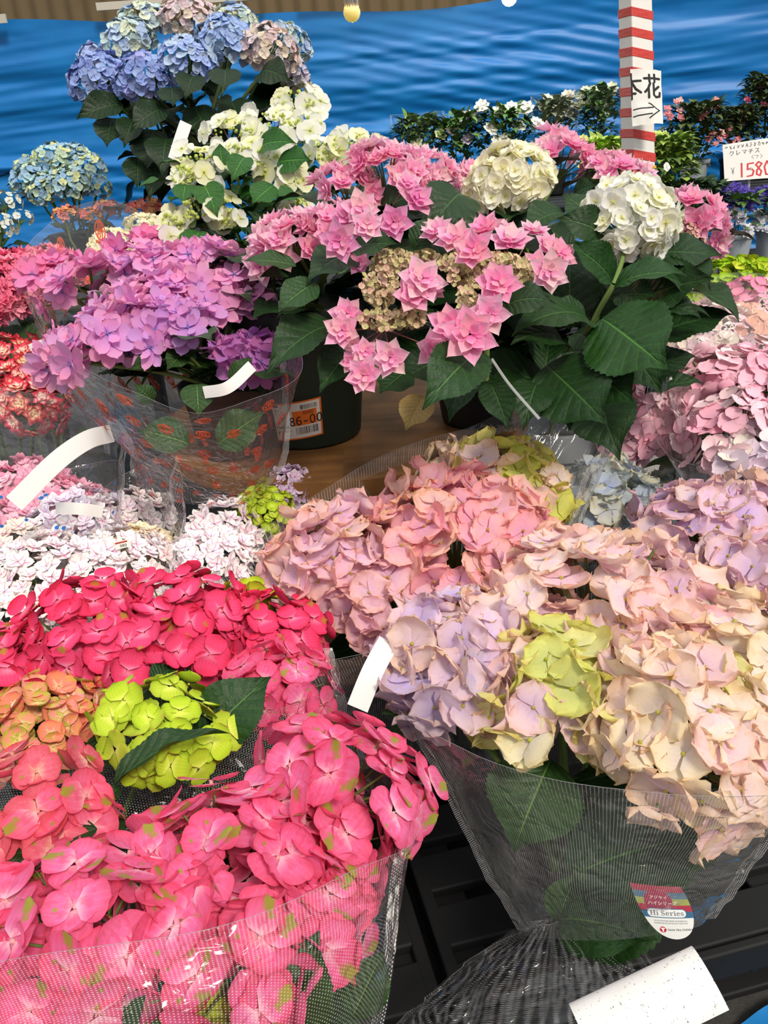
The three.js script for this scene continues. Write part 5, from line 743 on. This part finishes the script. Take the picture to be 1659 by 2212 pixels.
bush({ label: 'green clematis with lavender stars, second from left in the back row', group: CL, x: 990, y0: 250, y1: 350, w: 100, d: 3.45, surface: 0.79, seed: 202, flowers: [{ list: [[1002, 252], [1022, 252], [975, 285], [1040, 232], [1010, 300]], kind: 'daisy', size: 0.055, tints: [0xd4ccdc, 0xe4e0e8, 0xc8bcd8] }] });
bush({ label: 'green clematis with scattered white stars in the middle of the back row', group: CL, x: 1090, y0: 235, y1: 345, w: 110, d: 3.45, surface: 0.79, seed: 203, flowers: [{ list: [[1040, 230], [1105, 232], [1125, 240], [1120, 272], [1160, 265], [1075, 240], [1075, 305], [1090, 300], [1060, 280], [1135, 235]], kind: 'daisy', size: 0.058, tints: [0xf0f0e4, 0xe4e8d8] }] });
bush({ label: 'dense pale-flowered clematis in a clear wrapper left of the striped post', group: CL, x: 1198, y0: 215, y1: 300, w: 85, d: 3.55, surface: 0.79, seed: 204, film: true, flowers: [{ list: scatter(14, 1160, 1235, 205, 250, 5), kind: 'daisy', size: 0.048, tints: [0xe8e4dc, 0xdcd8c8] }], leafColors: [0x7a8a64, 0x8a9070, 0x68785a] });
bush({ label: 'tall white clematis in a clear wrapper touching the striped post', group: CL, x: 1292, y0: 195, y1: 300, w: 85, d: 3.6, surface: 0.79, seed: 205, film: true, flowers: [{ list: scatter(14, 1250, 1335, 185, 240, 6), kind: 'daisy', size: 0.048, tints: [0xe8ecd4, 0xdce0c0] }] });
bush({ label: 'chartreuse leafy plant behind the cream hydrangea head', group: 'chartreuse plants', name: 'potted_shrub', x: 1300, y0: 305, y1: 380, w: 90, d: 3.0, surface: 0.6, seed: 206, flowers: [{ list: scatter(16, 1258, 1345, 300, 360, 7), kind: 'daisy', size: 0.045, tints: [0xd0e07c, 0xdce89c] }], leafColors: [0xb8d858, 0xa8c850, 0x90b048], n: 200 });
bush({ label: 'chartreuse leafy plant just right of the striped post', group: 'chartreuse plants', name: 'potted_shrub', x: 1440, y0: 295, y1: 430, w: 95, d: 3.0, surface: 0.6, seed: 207, flowers: [{ list: scatter(18, 1405, 1490, 290, 340, 8), kind: 'daisy', size: 0.045, tints: [0xd0e07c, 0xdce89c, 0xc4d86c] }], leafColors: [0xa0c050, 0x88a848, 0x607c3c], n: 240 });
bush({ label: 'pink miniature rose in a grey pot right of the paper sign', group: 'pink miniature roses', name: 'potted_rose', x: 1500, y0: 225, y1: 345, w: 130, d: 3.5, surface: 0.79, seed: 208, potR: 0.06, potH: 0.11, potMat: POTS.grey, n: 260, flowers: [{ list: [...scatter(16, 1440, 1550, 215, 260, 9), [1540, 290], [1555, 300], [1545, 310], [1570, 320], [1560, 285], [1530, 300]], kind: 'double', size: 0.034, tints: [0xf0a8a8, 0xe8989c, 0xf4c0b8] }], leafColors: [0x4a5c30, 0x5c6e3c, 0x3c4c28] });
bush({ label: 'pink miniature rose beside the price sign', group: 'pink miniature roses', name: 'potted_rose', x: 1585, y0: 235, y1: 330, w: 80, d: 3.55, surface: 0.79, seed: 209, n: 170, flowers: [{ list: [[1600, 265], [1595, 300], [1575, 275], [1565, 290], [1605, 245], [1580, 310]], kind: 'double', size: 0.04, tints: [0xf4a0a4, 0xf0b0a8] }], leafColors: [0x4a5c30, 0x5c6e3c, 0x3c4c28] });
bush({ label: 'tall pink rose bush at the top right edge', group: 'pink miniature roses', name: 'potted_rose', x: 1650, y0: 165, y1: 330, w: 120, d: 3.65, surface: 0.79, seed: 210, n: 320, flowers: [{ list: [[1630, 175], [1640, 190], [1615, 215], [1620, 235], [1650, 225], [1655, 180], [1610, 250]], kind: 'double', size: 0.036, tints: [0xf07c98, 0xf0949c] }], leafColors: [0x4a5c30, 0x5c6e3c, 0x3c4c28] });
bush({ label: 'dark leafy plant with tiny white flowers below the grey rose pot', group: 'dark leafy plants', name: 'potted_shrub', x: 1480, y0: 395, y1: 480, w: 160, d: 2.95, surface: 0.6, seed: 211, n: 300, flowers: [{ list: [[1500, 405], [1510, 412], [1440, 360], [1505, 420]], kind: 'whitecap', size: 0.03, tints: [0xf0f4ec] }], leafColors: [0x35502c, 0x456438, 0x2a4024] });
bush({ label: 'purple and white bellflower in a grey pot below the price sign', group: 'purple bellflowers', name: 'potted_bellflower', x: 1590, y0: 420, y1: 520, w: 90, d: 2.95, surface: 0.6, seed: 212, potR: 0.055, potH: 0.1, potMat: POTS.grey, n: 36, flowers: [{ list: scatter(18, 1550, 1625, 405, 445, 10), kind: 'star', size: 0.048, tints: [0x7a68c8, 0x8c78d4, 0x6c5cb8] }, { list: scatter(14, 1560, 1625, 450, 505, 11), kind: 'star', size: 0.042, tints: [0xdcdce8, 0xf0f0f4] }] });
bush({ label: 'purple and white bellflower cut off at the right edge', group: 'purple bellflowers', name: 'potted_bellflower', x: 1665, y0: 420, y1: 520, w: 80, d: 3.0, surface: 0.6, seed: 213, potR: 0.055, potH: 0.1, potMat: POTS.grey, n: 30, flowers: [{ list: scatter(12, 1630, 1680, 408, 445, 12), kind: 'star', size: 0.04, tints: [0x6a58b8, 0x5c4ca8] }, { list: scatter(8, 1635, 1680, 450, 500, 13), kind: 'star', size: 0.042, tints: [0xdcdce8, 0xf0f0f4] }] });
// price sign on a stick
{
  const tex = canvasTex(512, 512, (c, w, h) => {
    c.fillStyle = '#ebe9e4'; c.fillRect(0, 0, w, h); reseed(71); let x = 20; for (let k = 0; k < 11; k++) { const l = []; for (let j = 0; j < 3; j++) l.push([[rnd() * 0.5, rnd()], [0.4 + rnd() * 0.6, rnd()], [rnd(), rnd()]]); strokes(c, l, x, 30, 30, 5, '#3a3a3c', 50); x += 42; }
    x = 60; for (const k of ['ku', 're', 'ma', 'chi', 'su']) { strokes(c, KANA[k], x, 105, 52, 7, '#3a3a3c', 66); x += 66; }
    strokes(c, [[[0.2, 0], [0, 0.5], [0.2, 1]], [[0.3, 0.2], [0.7, 0.2], [0.5, 0.9]], [[0.9, 0], [1.1, 0.5], [0.9, 1]]], 290, 195, 100, 5, '#3a3a3c', 48); strokes(c, KANA.yen, 70, 330, 40, 6, '#444', 100);
    c.strokeStyle = '#cf2230'; const R = [[[[0.5, 0], [0.45, 1]]], [[[0.9, 0.05], [0.2, 0.08], [0.15, 0.5], [0.6, 0.42], [0.9, 0.65], [0.7, 0.95], [0.1, 1]]], [[[0.9, 0.15], [0.5, 0], [0.15, 0.2], [0.8, 0.7], [0.6, 1], [0.2, 0.9], [0.25, 0.6], [0.9, 0.15]]], [[[0.5, 0], [0.15, 0.4], [0.3, 0.95], [0.7, 0.95], [0.9, 0.45], [0.5, 0]]]]; x = 140; for (const l of R) { strokes(c, l, x, 290, 84, 20, '#cf2230', 180); x += 88; }
  });
  const s = thing('price_sign', 'white hand-written price sign reading 1580 in red at the right edge', 'sign', V(P(1612, 390, 3.1).x, 0.6, P(1612, 390, 3.1).z));
  part('panel', sheetGeo([P(1561, 313, 3.1), P(1668, 297, 3.1), P(1672, 384, 3.1), P(1565, 392, 3.1)], 0.002), std({ map: tex, roughness: 0.6 }), s);
  const b = P(1620, 388, 3.11); part('stick', thin(V(b.x, 0.6, b.z - 0.004), b.clone().add(V(0, 0.04, -0.004)), 0.004, 0.004), std({ color: 0xd8d8d4 }), s);
}

// ---------------------------------------------------------------- white tags and strips
tagCard([[242, 936, 1.26], [190, 950, 1.2], [130, 990, 1.16], [30, 1088, 1.12]], 38, 'long curved white card strip sticking out at left before the candy pink hydrangea');
tagCard([[120, 1098, 1.24], [170, 1099, 1.22], [222, 1106, 1.24]], 26, 'short white card strip lying on the candy pink hydrangea');
tagCard([[132, 728, 1.4], [100, 738, 1.4], [64, 752, 1.4]], 16, 'narrow white strip at the left edge behind the stamped film');
tagCard([[440, 848, 1.2], [490, 838, 1.19], [545, 790, 1.22]], 26, 'white card strip inside the red-stamped film');
tagCard([[840, 1385, 0.98], [805, 1450, 0.96], [772, 1530, 0.95]], 46, 'broad white card strip between the red and the lilac pink hydrangeas');
tagCard([[1062, 775, 1.1], [1100, 830, 1.08], [1165, 905, 1.06]], 6, 'thin white stake tag leaning down from the star-flowered stem', std({ color: 0xa8aca8, roughness: 0.4 }));
tagCard([[1195, 1180, 1.2], [1225, 1188, 1.19], [1250, 1180, 1.2]], 8, 'pale tag edge with blue corner behind the pale pink heads');
{ // curled white card at lower right
  const a = P(1270, 2260, 0.70), b = P(1540, 2130, 0.72), ax = b.clone().sub(a), n = 14, pos = [], uv = [], idx = []; const u1 = ax.clone().normalize(), o = new THREE.Vector3().crossVectors(u1, toCamera(a)).normalize(), f = toCamera(a).clone();
  const r = 0.022; for (let i = 0; i <= n; i++) { const th = lerp(-0.7, 2.2, i / n); for (let k = 0; k <= 8; k++) { const p = a.clone().addScaledVector(ax, k / 8).addScaledVector(o, -r * Math.cos(th) * 1.5).addScaledVector(f, r * Math.sin(th)); pos.push(p.x, p.y, p.z); uv.push(k / 8, i / n); if (i && k) { const q = i * 9 + k; idx.push(q - 10, q - 1, q - 9, q - 9, q - 1, q); } } }
  const g = new THREE.BufferGeometry(); g.setAttribute('position', new THREE.Float32BufferAttribute(pos, 3)); g.setAttribute('uv', new THREE.Float32BufferAttribute(uv, 2)); g.setIndex(idx); g.computeVertexNormals();
  const t = dataTex(512, 256, (x, y) => (fbm(x * 70, y * 35, 3) > 0.79 && hash(x * 512, y * 256, 2) > 0.4 ? [70, 60, 48] : mixc([238, 238, 234], [226, 226, 220], fbm(x * 8, y * 6, 4))));
  single('plant_tag', g, std({ map: t, roughness: 0.6 }), 'curled white card with specks of soil at lower right', 'tag', { group: 'white plastic plant tags' });
}
// blue sheet at the bottom right corner
{ const c = [P(1600, 2212, 1.12), P(1720, 2130, 1.16), P(1800, 2260, 1.1), P(1640, 2330, 1.05)].map((p) => p.setY(0.012)); void c; single('blue_sheet', sheetGeo([atHeight(1590, 2220, 0.012), atHeight(1760, 2120, 0.012), atHeight(1850, 2300, 0.012), atHeight(1650, 2400, 0.012)], 0.01, 12, 12, 0.012), std({ color: 0x1f86cf, roughness: 0.5 }), 'corner of a blue sheet on the floor at bottom right', 'sheet'); }

renderer.render(scene, camera);
